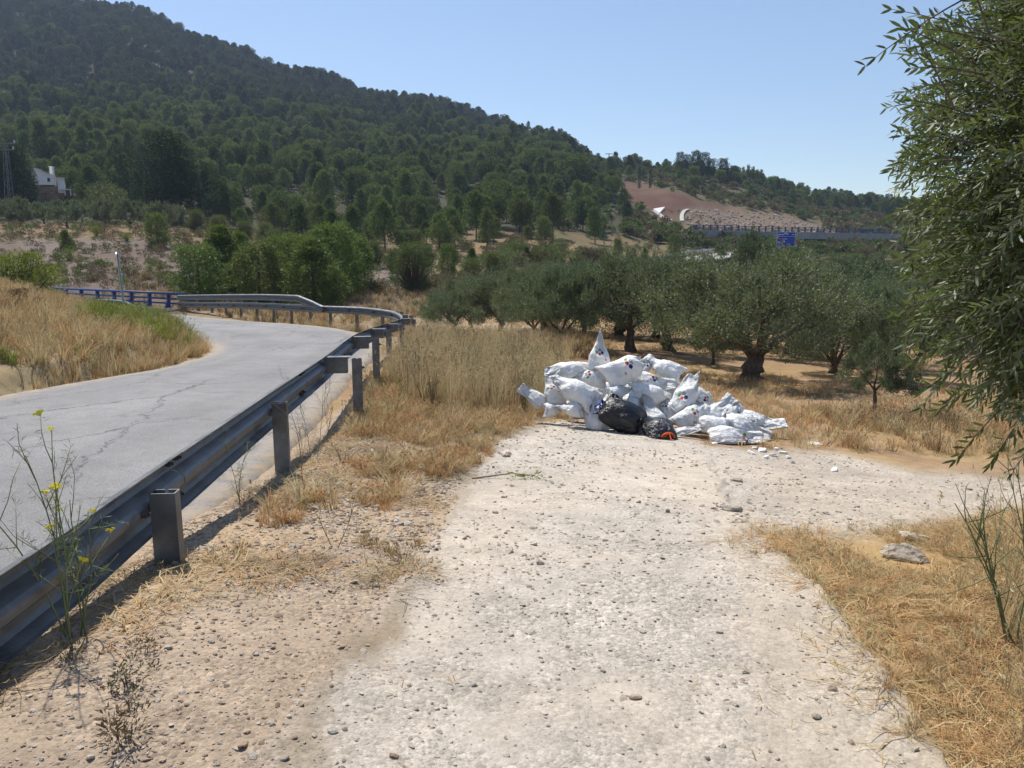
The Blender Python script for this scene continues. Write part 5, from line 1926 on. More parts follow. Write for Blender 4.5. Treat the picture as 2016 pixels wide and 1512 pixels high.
    lay('rough_grass', [tuft_mesh('rough_grass', 580 + k, 26, 0.36, 1, 0.007, 0.7, (STRAW, BUSH_D, STRAW_O)[k], 0.4, 0.1) for k in range(3)], P, rng, 0.4, 1.1, 'rough dry grass along the right edge of the grove', 'grass')
    # left bank
    wide = [tuft_mesh('bank_tuft', 590 + k, 26, 0.45, 1, 0.010, 0.6, (STRAW, STRAW_O, STRAW)[k], 0.5, 0.12) for k in range(3)]
    P = spots(26000, -26, -7.3, 8.5, 33, rng, lambda X, Y, M: M['bank_l'] & (vnoise(X, Y, 96, 0.7, 3) > -0.3), 0.12)
    P = P[rng.random(len(P)) < 0.6]
    lay('bank_grass', wide, P, rng, 0.5, 1.15, 'tall dry grass covering the left roadside bank', 'grass')
    green = [tuft_mesh('green_weed', 600 + k, 60, 0.5, 1, 0.012, 0.45, BUSH_G if k else GREENW, 0.4, 0.16) for k in range(3)]
    P = spots(9000, -14, -7.4, 11, 30, rng, lambda X, Y, M: M['bank_l'] & (vnoise(X, Y, 252, 0.9, 2) > -0.15) & inpoly(M['px'], M['py'], [(150, 640), (240, 610), (340, 612), (425, 640), (420, 668), (340, 700), (260, 690), (180, 660)]), 0.3)
    P = P[rng.random(len(P)) < 0.2]
    lay('bank_weeds', green, P, rng, 0.5, 1.3, 'bright green weeds growing at the tip of the bank', 'weeds')
    P = spots(5000, -22, -7.4, 8.5, 33, rng, lambda X, Y, M: M['bank_l'] & (vnoise(X, Y, 97, 0.5, 2) > 0.25), 0.3)
    P = P[rng.random(len(P)) < 0.22]
    lay('bank_greenery', green[:1] + [tall[4]], P, rng, 0.5, 0.9, 'thin greenish weeds among the dry bank grass', 'weeds')
    # rough ground outside the bend
    P = spots(16000, -30, 3, 22, 62, rng, lambda X, Y, M: ~M['bank_l'] & ~M['tall'] & (vnoise(X, Y, 98, 0.4, 3) > -0.2), 0.5)
    P = P[rng.random(len(P)) < 0.4]
    lay('slope_grass', [tuft_mesh('slope_tuft', 610 + k, 26, 0.55, 1, 0.016, 0.6, (STRAW, BUSH_D, STRAW_O)[k], 0.3, 0.2) for k in range(3)], P, rng, 0.5, 1.2, 'dry grass on the ground outside the road bend', 'grass')
    # coarse dry tussocks and dwarf shrubs on the far slopes
    n = 5200
    Y = np.exp(rng.uniform(math.log(56), math.log(210), n))
    u = rng.uniform(-150, 2150, n)
    X = (u - 1008) / F * Y
    ok = (vnoise(X, Y, 99, 1 / 6, 3) > -0.25) & ~((Y > 128) & (u < 1200))
    P = np.stack([X, Y, ground_z(X, Y)], 1)[ok]
    far = [proto_shrub(620 + k, 0.6, 0.6, (BUSH_D, BUSH, BUSH_D)[k], 8, 30, 0.12, 0.05)[1] for k in range(3)] + [tuft_mesh('tussock', 630, 30, 0.6, 1, 0.03, 0.8, BUSH_D, 0, 0.4)]
    lay('slope_scrub', far, P, rng, 0.5, 1.5, 'dry tussocks and dwarf scrub on the far slopes', 'scrub')


build_grass()


def rock_mesh(name, seed, mat, sub=2, flat=0.6, rough=0.25):
    rng = np.random.default_rng(seed)
    bm = bmesh.new()
    bmesh.ops.create_icosphere(bm, subdivisions=sub, radius=1.0)
    k = [Vector(rnd_dirs(1, rng)[0]) for _ in range(9)]
    c = [0.55 + 0.35 * rng.random() for _ in range(9)]
    for v in bm.verts:
        p = v.co.copy()
        for d, t in zip(k, c):               # chip flat faces off the pebble
            e = p.dot(d) - t
            if e > 0:
                p -= d * e * 0.9
        p += Vector(rng.normal(size=3)) * rough * 0.12
        p.z *= flat
        v.co = p
    me = bpy.data.meshes.new(name)
    bm.to_mesh(me)
    bm.free()
    me.materials.append(mat)
    return me


def stone_mat(name, c1, c2):
    t = NT(name)
    oi = t.n('ShaderNodeObjectInfo')
    n = t.noise(objpos(t), 2.5, 6, 0.7)
    c = t.mix(oi.outputs['Random'], (*c1, 1), (*c2, 1))
    c = t.mix(1.0, c, t.ramp(n, [(0.3, 0.75), (0.7, 1.2)]), 'MULTIPLY')
    return t.surf(t.bsdf(c, 0.92, 0, 0.15, t.bump(n, 0.5, 0.1)))


PEB = stone_mat('pale_pebble', (0.42, 0.36, 0.29), (0.64, 0.57, 0.48))
PEBB = stone_mat('brown_pebble', (0.30, 0.21, 0.15), (0.52, 0.41, 0.31))
ROCK = stone_mat('limestone', (0.44, 0.37, 0.29), (0.60, 0.53, 0.44))


def build_pebbles():
    rng = np.random.default_rng(123)
    pr = [rock_mesh('pebble', 700 + k, PEB if k < 4 else PEBB, 1, 0.55) for k in range(6)]
    P = spots(120000, -2.2, 6, 1.7, 11, rng, lambda X, Y, M: (M['path'] | (M['verge'] & (Y < 9))) & (rng.random(X.shape) < (1.7 / np.maximum(Y, 1.7) + 0.1) * (0.45 + 0.75 * (vnoise(X, Y, 241, 1.4, 3) > 0.0)) * np.where(M['path'], np.where(Y > 4.5, 0.22, 0.38), 1.9)))
    n = len(P)
    s = 0.0035 + 0.0095 * rng.random(n) ** 2.6
    s = np.where(rng.random(n) < 0.03, s * 1.8, s)
    s *= np.clip(P[:, 1] / 3.0, 0.9, 1.8)
    P[:, 2] += s * 0.15
    M = region_masks(P[:, 0], P[:, 1], P[:, 2])
    pk = np.where(M['path'], rng.choice(6, n, p=[.22, .22, .22, .22, .06, .06]), rng.choice(6, n, p=[.10, .10, .10, .10, .30, .30]))
    scatter('gravel', pr, P, np.stack([rng.normal(size=n) * .3, rng.normal(size=n) * .3, rng.random(n) * 6.28], 1), np.stack([s * rng.uniform(.8, 1.5, n), s, s * rng.uniform(.6, 1.1, n)], 1), pk, 'loose gravel and pebbles strewn over the track and verge', 'gravel')
    print('gravel', n)
    # single stones one can point at
    big = [rock_mesh('stone', 720 + k, (PEB, ROCK, PEB, PEBB, ROCK)[k], 2, 0.62) for k in range(5)]
    lst = []
    for k in range(60):
        px, py = rng.uniform(60, 1750), rng.uniform(960, 1500)
        lst.append((px, py, 0.006 + 0.009 * rng.random() ** 2))
    lst += [(1607, 1414, 0.017), (1415, 1245, 0.014), (655, 1440, 0.017), (480, 1470, 0.015), (1265, 1245, 0.016), (1250, 1375, 0.018), (975, 1010, 0.02), (1190, 945, 0.016)]
    for px, py, s in lst:
        g = on_ground(px, py, 1.6, 14)
        ok = region_masks(np.array([g.x]), np.array([g.y]), np.array([g.z]))
        on = 'pale track' if bool(ok['path'][0]) else 'brown stony verge'
        if bool(ok['straw_r'][0]) or road_dist([g.x], [g.y])[0][0] < 0.4:
            continue
        o = obj('stone', big[rng.integers(0, 5)], None, (g.x, g.y, g.z + s * 0.25), (rng.normal() * .3, rng.normal() * .3, rng.random() * 6.28), (s * rng.uniform(1, 1.6), s, s * rng.uniform(.7, 1.1)))
        tag(o, 'small loose stone lying on the ' + on, 'stone', 'loose stones on the ' + on)
    for px, py, sx, sy, sz, rz, lab, sd in ((1772, 1098, 0.16, 0.075, 0.08, -0.55, 'long flat limestone slab lying in the golden grass', 731), (1797, 1064, 0.10, 0.06, 0.055, -0.2, 'smaller flat limestone slab beside the long one', 732), (1442, 1006, 0.10, 0.04, 0.04, -0.3, 'dark flat stone at the crumbling edge of the track', 733), (1450, 948, 0.06, 0.05, 0.03, 0.2, 'flat stone half sunk where the side track joins', 734)):
        g = on_ground(px, py, 1.6, 14)
        o = obj('rock', rock_mesh('rock', sd, ROCK, 3, 0.7, 0.35), None, (g.x, g.y, g.z + sz * 0.35), (0.08, 0.05, rz), (sx, sy, sz))
        tag(o, lab, 'rock')
    # broken white debris by the heap
    WH = simple_mat('white_debris', (0.72, 0.70, 0.66), 0.8, 0, 0.2, 0.12, 20)
    for k, (px, py, w) in enumerate([(1478, 893, .09), (1500, 888, .12), (1520, 898, .08), (1540, 893, .07), (1508, 902, .06), (1488, 884, .10), (1551, 902, .06), (1528, 886, .07), (1600, 876, .14), (1643, 927, .10), (1560, 912, .05)]):
        g = on_ground(px, py, 5, 14)
        mb = MB()
        n = 6
        rr = [w * (0.5 + 0.5 * rng.random()) for _ in range(n)]
        pts = [(math.cos(6.283 * i / n) * rr[i], math.sin(6.283 * i / n) * rr[i] * 0.5) for i in range(n)]
        mb.add([(x, y, -0.008) for x, y in pts] + [(x * 0.93, y * 0.93, 0.014) for x, y in pts], [tuple(range(n))[::-1], tuple(range(n, 2 * n))] + [(i, (i + 1) % n, n + (i + 1) % n, n + i) for i in range(n)])
        o = obj('plaster_shard', mb.mesh('plaster_shard', WH), None, (g.x, g.y, g.z + 0.012), (rng.normal() * .15, rng.normal() * .15, rng.random() * 6.28))
        tag(o, 'broken white plaster piece on the ground right of the rubbish heap', 'debris', 'white plaster pieces beside the heap')


build_pebbles()

# ------------------------------------------------------------------ fennel and other single plants
FSTEM = foliage_mat('fennel_stem', (0.14, 0.17, 0.07), (0.22, 0.24, 0.11), 0.1, 0.55)
DSTEM = foliage_mat('dry_stem', (0.20, 0.15, 0.09), (0.34, 0.26, 0.15), 0.1, 0.8)
YEL = foliage_mat('fennel_flower', (0.50, 0.44, 0.03), (0.68, 0.60, 0.06), 0.3, 0.7)


def fennel(x, y, h, seed, label, stems=4, umbels=True, mat=None, thick=0.0038, lean=(0, 0), spread=0.3, group=None, leafy=True, name='fennel_plant', cat='plant'):
    rng = np.random.default_rng(seed)
    e = empty(name, (x, y, gz(x, y) + 0.01), 0, label, cat, group)
    um = MB()
    for i in range(16):
        a, r = rng.random() * 6.28, 0.026 * math.sqrt(rng.random())
        p = (math.cos(a) * r, math.sin(a) * r, 0.022 + rng.normal() * 0.003)
        um.tube([(0, 0, 0), p], [0.0009, 0.0009], 3, False)
        s = 0.0055
        um.add([(p[0] - s, p[1] - s, p[2]), (p[0] + s, p[1] - s, p[2] + .001), (p[0] + s, p[1] + s, p[2]), (p[0] - s, p[1] + s, p[2] + .002)], [(0, 1, 2, 3)])
        um.add([(p[0] - s, p[1], p[2] - s), (p[0] + s, p[1], p[2] - s), (p[0] + s, p[1], p[2] + s), (p[0] - s, p[1], p[2] + s)], [(0, 1, 2, 3)])
    um = um.mesh('umbel', YEL)
    tips = []
    LP, LD = [], []
    for s in range(stems):
        mb = MB()
        d = Vector((lean[0] + rng.normal() * spread, lean[1] + rng.normal() * spread * 0.7, 1.0))
        P = limb(mb, (rng.normal() * 0.015, rng.normal() * 0.015, -0.03), d, h * (0.65 + 0.4 * rng.random()), thick, rng, 7, 0.02, thick * 0.4, 0.07)
        tips.append(P[-1])
        for q in range(2, 7):
            for _ in range(1 + (rng.random() < 0.4)):
                dd = (P[min(q + 1, 7)] - P[q - 1]).normalized() + Vector(rng.normal(size=3)) * 0.55
                B = limb(mb, P[q], dd, h * (0.16 + 0.2 * rng.random()), thick * 0.5, rng, 3, 0.08, thick * 0.22, 0.14)
                tips.append(B[-1])
                if leafy:
                    for _k in range(14):
                        t = rng.random()
                        LP.append(np.array(B[1].lerp(B[3], t)))
                        LD.append(rng.normal(size=3) + np.array([0, 0, .5]))
        obj('stem', mb.mesh('stem', mat or FSTEM, True), e)
    if leafy and LP:
        V, Fq = leaf_quads(np.array(LP), np.array(LD), 0.035 * np.ones(len(LP)), 0.0022 * np.ones(len(LP)), rng)
        obj('leaves', mk_mesh('leaves', V, Fq, mat or FSTEM), e)['kind'] = 'stuff'
    if umbels:
        rng.shuffle(tips)
        for t in tips[:6]:
            obj('umbel', um, e, tuple(t), (rng.normal() * .3, rng.normal() * .3, rng.random() * 6.28), rng.uniform(0.45, 0.75))
    return e


g_ = on_ground(152, 1255, 1.6, 5)
fennel(g_.x, g_.y, 0.74, 801, 'green fennel with yellow flower heads rising against the near guardrail', 5, lean=(-0.05, 0.05), spread=0.25)
g_ = on_ground(140, 1282, 1.6, 5)
fennel(g_.x, g_.y, 0.78, 803, 'thin fennel leaning towards the road over the near guardrail', 2, lean=(-0.22, 0.15), spread=0.12)
g_ = on_ground(1990, 1270, 1.6, 6)
fennel(g_.x, g_.y, 0.85, 802, 'dark stemmed fennel with bare branches in the golden grass', 4, umbels=False, lean=(-0.3, 0.05), spread=0.2, thick=0.005)
g_ = on_ground(2040, 1180, 1.6, 6)
fennel(g_.x, g_.y, 0.9, 804, 'taller bare fennel behind, at the edge of the olive crown', 3, umbels=False, lean=(-0.15, 0.1), spread=0.2, thick=0.004)
for n_, (px_, py_, h_) in enumerate([(470, 1010, 0.55), (590, 955, 0.7), (620, 905, 0.75), (655, 1080, 0.35), (700, 860, 0.7), (645, 860, 0.6), (735, 815, 0.65), (560, 930, 0.6), (600, 830, 0.8), (640, 800, 0.9), (770, 850, 0.8), (800, 800, 0.9)]):
    g_ = on_ground(px_, py_, 2, 14)
    fennel(g_.x, g_.y, h_, 820 + n_, 'thin dry weed stalk with few branches beside the guardrail posts', 2, umbels=False, mat=DSTEM if n_ % 2 else FSTEM, thick=0.003, spread=0.16, group='dry weed stalks along the guardrail', leafy=n_ % 2 == 0, name='weed_stalk', cat='weed')
# ragged low plants in the near verge
LOWP = [proto_shrub(640 + k, h=0.10, r=0.09, mat=(BUSH_D, BUSH_D)[k], clumps=10, per=24, L=0.021, W=0.006) for k in range(2)]
for n_, (px_, py_, s_, lb_) in enumerate([(255, 1355, 1.0, 'withered grey green plant on the stony verge, widest of the three'), (245, 1455, 1.05, 'withered plant with some green leaves at the bottom of the verge'), (285, 1285, 0.7, 'small brown withered plant between fennel and track'), (135, 1300, 0.8, 'reddish dry plant at the foot of the fennel'), (330, 1090, 0.7, 'tuft of dry leaves at the foot of the nearest post'), (600, 1000, 0.6, 'grey cushion plant on the verge stones')]):
    g_ = on_ground(px_, py_, 1.6, 8)
    plant('low_plant', LOWP[n_ % 2 if n_ != 3 else 1], g_.x, g_.y, s_ * 0.8, lb_, 'plant', parts=SPAR, sink=0.005, sxy=1.3)
# broken twig on the track
g_ = on_ground(1005, 943, 2, 14)
e_ = empty('twig', (g_.x, g_.y, g_.z + 0.01), 0, 'broken twig with yellow green leaves lying on the track', 'twig')
mb_ = MB()
mb_.tube([(-0.32, -0.06, 0.012), (-0.15, -0.01, 0.02), (0, 0.03, 0.03), (0.2, 0.0, 0.02)], [0.008, 0.007, 0.005, 0.002], 6)
obj('stem', mb_.mesh('stem', DSTEM, True), e_)
r_ = np.random.default_rng(5)
V_, F_ = leaf_quads(np.stack([r_.uniform(-.02, .26, 60), r_.normal(size=60) * 0.03, r_.uniform(.01, .04, 60)], 1), rnd_dirs(60, r_) * np.array([1, 1, .3]) + np.array([.5, 0, 0]), 0.05 * np.ones(60), 0.012 * np.ones(60), r_)
obj('leaves', mk_mesh('leaves', V_, F_, GREENW), e_)['kind'] = 'stuff'

# ------------------------------------------------------------------ olive tree at the right edge, close by
NLEAF = foliage_mat('near_olive_leaf', (0.042, 0.060, 0.020), (0.145, 0.175, 0.056), 0.26, 0.5, back=(0.17, 0.195, 0.115), spec=0.3)


def hex_leaves(P, D, L, W, rng, N=None):
    n = len(P)
    D = D / np.linalg.norm(D, axis=1, keepdims=True)
    R = rnd_dirs(n, rng) if N is None else N
    S = np.cross(D, R)
    S /= np.maximum(np.linalg.norm(S, axis=1, keepdims=True), 1e-6)
    Nn = np.cross(S, D)
    L = np.broadcast_to(L, (n,))[:, None]
    W = np.broadcast_to(W, (n,))[:, None]
    c = L * 0.06

    def pt(t, s):
        return P + D * L * t + S * W * s + Nn * c * (-(t * 2 - 1) ** 2)
    V = np.stack([pt(0, 0), pt(.28, .42), pt(.66, .40), pt(1, 0), pt(.66, -.40), pt(.28, -.42)], 1)
    return V.reshape(-1, 3), np.arange(6 * n).reshape(n, 6)


def build_near_olive():
    rng = np.random.default_rng(2024)
    C = np.array([3.2, 3.45, 2.05])
    RAD = np.array([1.40, 1.2, 1.5])
    e = empty('olive_tree', (3.3, 3.7, gz(3.3, 3.7)), 0, 'close olive tree with drooping leafy shoots at the edge of the track', 'olive tree')
    o0 = np.array(e.location)
    mb = MB()
    trunk = limb(mb, (0, 0, -0.2), (0.05, 0.02, 1), 1.3, 0.17, rng, 6, 0, 0.12, 0.12)
    P_, D_, Nrm = [], [], []
    st = MB()
    for k in range(9):
        a = 6.283 * k / 9
        B = limb(mb, trunk[-1], (math.cos(a) * 0.8, math.sin(a) * 0.8, 0.7), 1.1, 0.06, rng, 5, 0.02, 0.015, 0.2)
        for q in (2, 3, 4, 5):
            limb(mb, B[q], rnd_dirs(1, rng)[0] + np.array([math.cos(a) * .6, math.sin(a) * .6, .2]), 0.6, 0.02, rng, 4, 0, 0.006, 0.25)
    obj('trunk', mb.mesh('trunk', BARK_O, True), e)
    hero = []
    n = 7200
    for k in range(n):
        d = rnd_dirs(1, rng)[0]
        q = (0.30 + 0.62 * rng.random() ** 0.6)
        wob = 1 + 0.10 * math.sin(5 * d[2] + 3 * math.atan2(d[1], d[0])) + 0.05 * rng.normal()
        b = C + d * RAD * q * wob
        b[2] = max(b[2], 0.93 + rng.random() * 0.15 + max(0, 2.3 - b[0]) * 0.65)
        dr = d * np.array([1, 1, 0.5]) + rng.normal(size=3) * 0.35 + np.array([0, 0, 0.1 if d[2] > 0 else -0.35])
        dr /= np.linalg.norm(dr)
        ln = rng.uniform(0.16, 0.34)
        m = int(ln / 0.020)
        t = np.linspace(0.05, 1, m)
        sag = (-0.22 if d[2] < 0.3 else 0.06) * ln
        tip = b + dr * ln
        if float(project(tip[0], tip[1], tip[2])[0]) < 1738 + 70 * rng.random():
            continue
        line = b + dr * (t * ln)[:, None] + np.array([0, 0, 1]) * (sag * t * t)[:, None]
        tg = dr + np.array([0, 0, 1]) * (2 * sag / ln * t)[:, None]
        s = np.cross(tg, rnd_dirs(1, rng)[0])
        s /= np.linalg.norm(s, axis=1, keepdims=True)
        ang = np.arange(m) * 1.571
        nn = np.cross(tg / np.linalg.norm(tg, axis=1, keepdims=True), s)
        side = s * np.cos(ang)[:, None] + nn * np.sin(ang)[:, None]
        for sg in (1, -1):
            P_.append(line)
            D_.append(tg * 0.9 + side * sg * 0.75 + rng.normal(size=(m, 3)) * 0.12)
        if k % 2 == 0:
            st.tube([b - dr * 0.1 - o0, line[m // 2] - o0, line[-1] - o0], [0.0035, 0.0028, 0.001], 4, False)
    P, D = np.concatenate(P_), np.concatenate(D_)
    nL = len(P)
    V, Fh = hex_leaves(P - o0, D, rng.uniform(0.045, 0.070, nL), rng.uniform(0.0105, 0.0145, nL), rng)
    o = obj('foliage', mk_mesh('foliage', V, Fh, NLEAF), e)
    o['kind'] = 'stuff'
    o = obj('twigs', st.mesh('twigs', BARK_O, True), e)
    o['kind'] = 'stuff'
    # long shoots that break the outline against the sky, each with its own leaves
    leafs = []
    for k in range(4):
        V, Fh = hex_leaves(np.zeros((1, 3)), np.array([[0, 1.0, 0]]), 0.066 - 0.004 * k, 0.0135, rng, np.array([[0, 0, 1.0]]))
        leafs.append(mk_mesh('leaf', V, Fh, NLEAF))
    hs = [(1795, 15, 150, -25), (1830, 95, 115, 25), (1850, 130, 130, 10), (1805, 165, 125, 35), (1850, 215, 130, 20), (1830, 265, 110, 5), (1815, 300, 100, -5), (1840, 345, 105, 10), (1830, 400, 90, 20), (1845, 460, 110, -10), (1840, 520, 115, 0), (1830, 570, 110, -12), (1820, 615, 100, 2), (1830, 660, 90, -20), (1850, 700, 95, -30), (1870, 750, 90, -35), (1900, 60, 150, 40), (1880, 20, 120, 60), (1850, 60, 110, 15), (1890, 820, 90, -50), (1930, 850, 60, -60)]
    for px, py, ln, up in hs:
        D0 = rng.uniform(3.0, 3.5)
        b = np.array(at(px + 55, py + 10, D0))
        L = ln / F * D0 * rng.uniform(0.85, 1.1)
        a = math.radians(up + rng.normal() * 8)
        dr = np.array([-math.cos(a), rng.normal() * 0.25, math.sin(a)])
        m = 7
        pts = [b + dr * L * t + np.array([0, 0, -0.10 * L * t * t]) for t in np.linspace(-0.35, 1, 6)]
        tb = MB().tube([p - b for p in pts], [0.004, 0.0035, 0.003, 0.0025, 0.002, 0.001], 5)
        so = obj('shoot', tb.mesh('shoot', BARK_O, True), e, tuple(b - o0))
        for i in range(m):
            t = 0.12 + 0.88 * i / (m - 1)
            p = dr * L * t + np.array([0, 0, -0.10 * L * t * t])
            for sg in (1, -1):
                ax = Vector(dr * 0.8 + np.array([0, 0, 1]) * sg * (0.75 - 0.35 * t) + rng.normal(size=3) * 0.16).normalized()
                up_ = Vector((rng.normal() * 0.5, -1, rng.normal() * 0.5)).normalized()
                x = ax.cross(up_).normalized()
                z = x.cross(ax)
                M = Matrix((x, ax, z)).transposed().to_4x4()
                lo = obj('leaf', leafs[rng.integers(0, 4)], so)
                lo.matrix_local = Matrix.Translation(Vector(p)) @ M
    # unripe olives
    mbv, mbf = [], []
    bm = bmesh.new()
    bmesh.ops.create_icosphere(bm, subdivisions=1, radius=1)
    iv = np.array([v.co[:] for v in bm.verts])
    iff = np.array([[v.index for v in f.verts] for f in bm.faces])
    bm.free()
    pick = rng.integers(0, nL, 220)
    for j, i in enumerate(pick):
        mbv.append(iv * np.array([0.007, 0.007, 0.009]) + P[i] - o0 + np.array([0, 0, -0.014]))
        mbf.append(iff + j * len(iv))
    o = obj('olives', mk_mesh('olives', np.concatenate(mbv), np.concatenate(mbf), simple_mat('green_olive', (0.17, 0.22, 0.06), 0.35, 0, 0.5), True), e)
    o['kind'] = 'stuff'


build_near_olive()


# ------------------------------------------------------------------ house, pole and walls on the left
WHITE = simple_mat('white_render', (0.74, 0.73, 0.71), 0.85, 0, 0.2, 0.07, 0.8, 0.05)
TILE = simple_mat('clay_tile', (0.30, 0.19, 0.13), 0.85, 0, 0.2, 0.25, 2.0, 0.3)
STONEW = simple_mat('brown_stone_wall', (0.21, 0.145, 0.105), 0.95, 0, 0.1, 0.4, 1.6, 0.9)
DARK = simple_mat('dark_opening', (0.03, 0.03, 0.032), 0.3)


def sub(parent, name, mb, mat):
    o = obj(name, mb.mesh(name, mat), parent)
    o.matrix_parent_inverse = Matrix.Translation(-parent.location)
    return o


def build_house():
    D = 152.0
    k = D / F
    b = at(82, 364, D)
    g = empty('house', b, 0, 'white rendered house with a gable and chimney among dark pines', 'house')

    def pt(px, py, dd=0.0):
        p = at(px, py, D)
        return Vector((p.x, p.y + dd, p.z))
    # main body: gable seen from the front
    out = [(50, 364), (107, 364), (107, 344), (99, 343), (80, 333), (68, 329), (50, 337)]
    f = [pt(*q) for q in out]
    DV = Vector((-3.7, 7.1, 0))
    bk = [v + DV for v in f]
    mb = MB()
    n = len(f)
    mb.add([tuple(v) for v in f + bk], [tuple(range(n)), tuple(range(n, 2 * n))[::-1]] + [(i, n + i, n + (i + 1) % n, (i + 1) % n) for i in range(n)])
    sub(g, 'wall', mb, WHITE)
    for (a, c) in (((68, 329), (99, 343)), ((68, 329), (48, 338))):
        p, q = pt(*a, -0.3), pt(*c, -0.3)
        mb = MB()
        t = Vector((0, 0, 0.10))
        dp = DV * 1.06
        s = Vector((0, 0, 0.02))
        mb.add([tuple(v) for v in (p + s, q + s, q + s + dp, p + s + dp, p + t, q + t, q + t + dp, p + t + dp)], [(0, 3, 2, 1), (4, 5, 6, 7), (0, 1, 5, 4), (1, 2, 6, 5), (2, 3, 7, 6), (3, 0, 4, 7)])
        sub(g, 'roof', mb, TILE)
    c = pt(84, 333, 3)
    mb = MB().box((c.x, c.y, c.z), (0.6, 0.6, 1.4)).box((c.x, c.y, c.z + 0.75), (0.8, 0.8, 0.12))
    sub(g, 'chimney', mb, WHITE)
    c = pt(112, 364, 1.6)
    mb = MB().box((c.x, c.y, c.z), (1.2, 3.0, 3.0), 0.48)
    sub(g, 'annex', mb, WHITE)
    c = pt(112, 346, 1.6)
    mb = MB().box((c.x + 0.1, c.y, c.z - 0.2), (1.6, 3.4, 0.14), 0.48)
    sub(g, 'annex_roof', mb, TILE)
    for px, py in ((96, 354),):
        c = pt(px, py, -0.01)
        sub(g, 'window', MB().box((c.x, c.y, c.z), (0.5, 0.08, 0.7)), DARK)
    c = pt(128, 373, 1.0)
    sub(g, 'pergola', MB().box((c.x, c.y, c.z), (2.4, 2.6, 0.12)), WHITE)
    for dx in (0.0, 1.1):
        c = pt(128, 379, 0.0)
        sub(g, 'pergola_post', MB().box((c.x + dx, c.y, c.z), (0.14, 0.14, 1.2)), WHITE)
    w = empty('retaining_wall', at(85, 410, D - 1), 0, 'brown stone retaining wall below the white house', 'wall')
    a0, a1 = at(60, 366, D - 1), at(112, 412, D - 1)
    sub(w, 'wall', MB().box(((a0.x + a1.x) / 2, D + 3, (a0.z + a1.z) / 2), (a1.x - a0.x, 6, a0.z - a1.z), 0.25), STONEW)
    for px in (76,):
        c = at(px, 395, D - 1.4)
        sub(w, 'buttress', MB().box((c.x, D - 1.4, c.z), (0.6, 0.9, 3.6)), STONEW)
    a0, a1 = at(20, 381, D - 6), at(95, 402, D - 6)
    w2 = obj('garden_wall', MB().box((0, 0, 0), (a1.x - a0.x, 0.5, a0.z - a1.z + 1.5)).mesh('garden_wall', STONEW), None, ((a0.x + a1.x) / 2, D - 6, (a0.z + a1.z) / 2 - 0.7))
    tag(w2, 'low brown garden wall running below the house and pines', 'wall')


build_house()
GALV = simple_mat('pole_steel', (0.17, 0.175, 0.18), 0.55, 0.4)
INS = simple_mat('insulator', (0.62, 0.62, 0.60), 0.3)


def build_pole():
    D = 128.0
    b = at(19, 410, D)
    b.z = min(b.z, gz(b.x, b.y))
    g = empty('power_pole', b, 0, 'lattice steel power pole with white insulators beside the house pines', 'power pole')
    top = at(10, 282, D)
    d = top - b

    def leg(sx, sy, t):
        w = 0.55 * (1 - t) + 0.22 * t
        return b + d * t + Vector((sx * w, sy * w, 0))
    for sx in (-1, 1):
        for sy in (-1, 1):
            sub(g, 'leg', MB().tube([leg(sx, sy, -0.03), leg(sx, sy, 1)], [0.055, 0.04], 4), GALV)
    n = 10
    for k in range(n):
        t0, t1 = k / n, (k + 1) / n
        s = 1 if k % 2 else -1
        for sy in (-1, 1):
            sub(g, 'brace', MB().tube([leg(-s, sy, t0), leg(s, sy, t1)], [0.035, 0.035], 4), GALV)
    for z, w in ((0.0, 1.6), (-1.0, 1.3)):
        c = top + Vector((0, 0, z))
        sub(g, 'crossarm', MB().box(tuple(c), (w * 2, 0.14, 0.14)), GALV)
        for sx in (-1, 1):
            p = c + Vector((sx * w * 0.95, 0, 0.05))
            mb = MB()
            for i in range(4):
                mb.tube([p + Vector((0, 0, 0.12 * i)), p + Vector((0, 0, 0.12 * i + 0.08))], [0.14, 0.10], 8)
            sub(g, 'insulator', mb, INS)


build_pole()
b_ = at(1199, 326, 330)
e_ = empty('power_pole', b_ - Vector((0, 0, 2)), 0, 'distant T shaped power pole on the skyline where the mountain ends', 'power pole')
t_ = at(1199, 303, 330)
sub(e_, 'pole', MB().tube([b_ - Vector((0, 0, 3)), t_], [0.22, 0.16], 6), GALV)
sub(e_, 'crossarm', MB().box(tuple(t_), (3.0, 0.2, 0.25)), GALV)
sub(e_, 'insulator', MB().tube([t_, t_ + Vector((0, 0, 0.5))], [0.12, 0.08], 6), INS)

# ------------------------------------------------------------------ motorway, overpass, signs, drains
ASPH = simple_mat('far_asphalt', (0.30, 0.29, 0.285), 0.9, 0, 0.2, 0.1, 0.5)
GREYC = simple_mat('grey_concrete', (0.30, 0.29, 0.285), 0.9, 0, 0.2, 0.15, 0.6)
NAVY = paint_mat('navy_paint', (0.045, 0.055, 0.12))
SIGNB = simple_mat('sign_blue', (0.008, 0.045, 0.36), 0.45, 0, 0.3, 0.06)
LETW = simple_mat('sign_white', (0.75, 0.76, 0.78), 0.5)
LETR = simple_mat('sign_red', (0.42, 0.06, 0.12), 0.5)


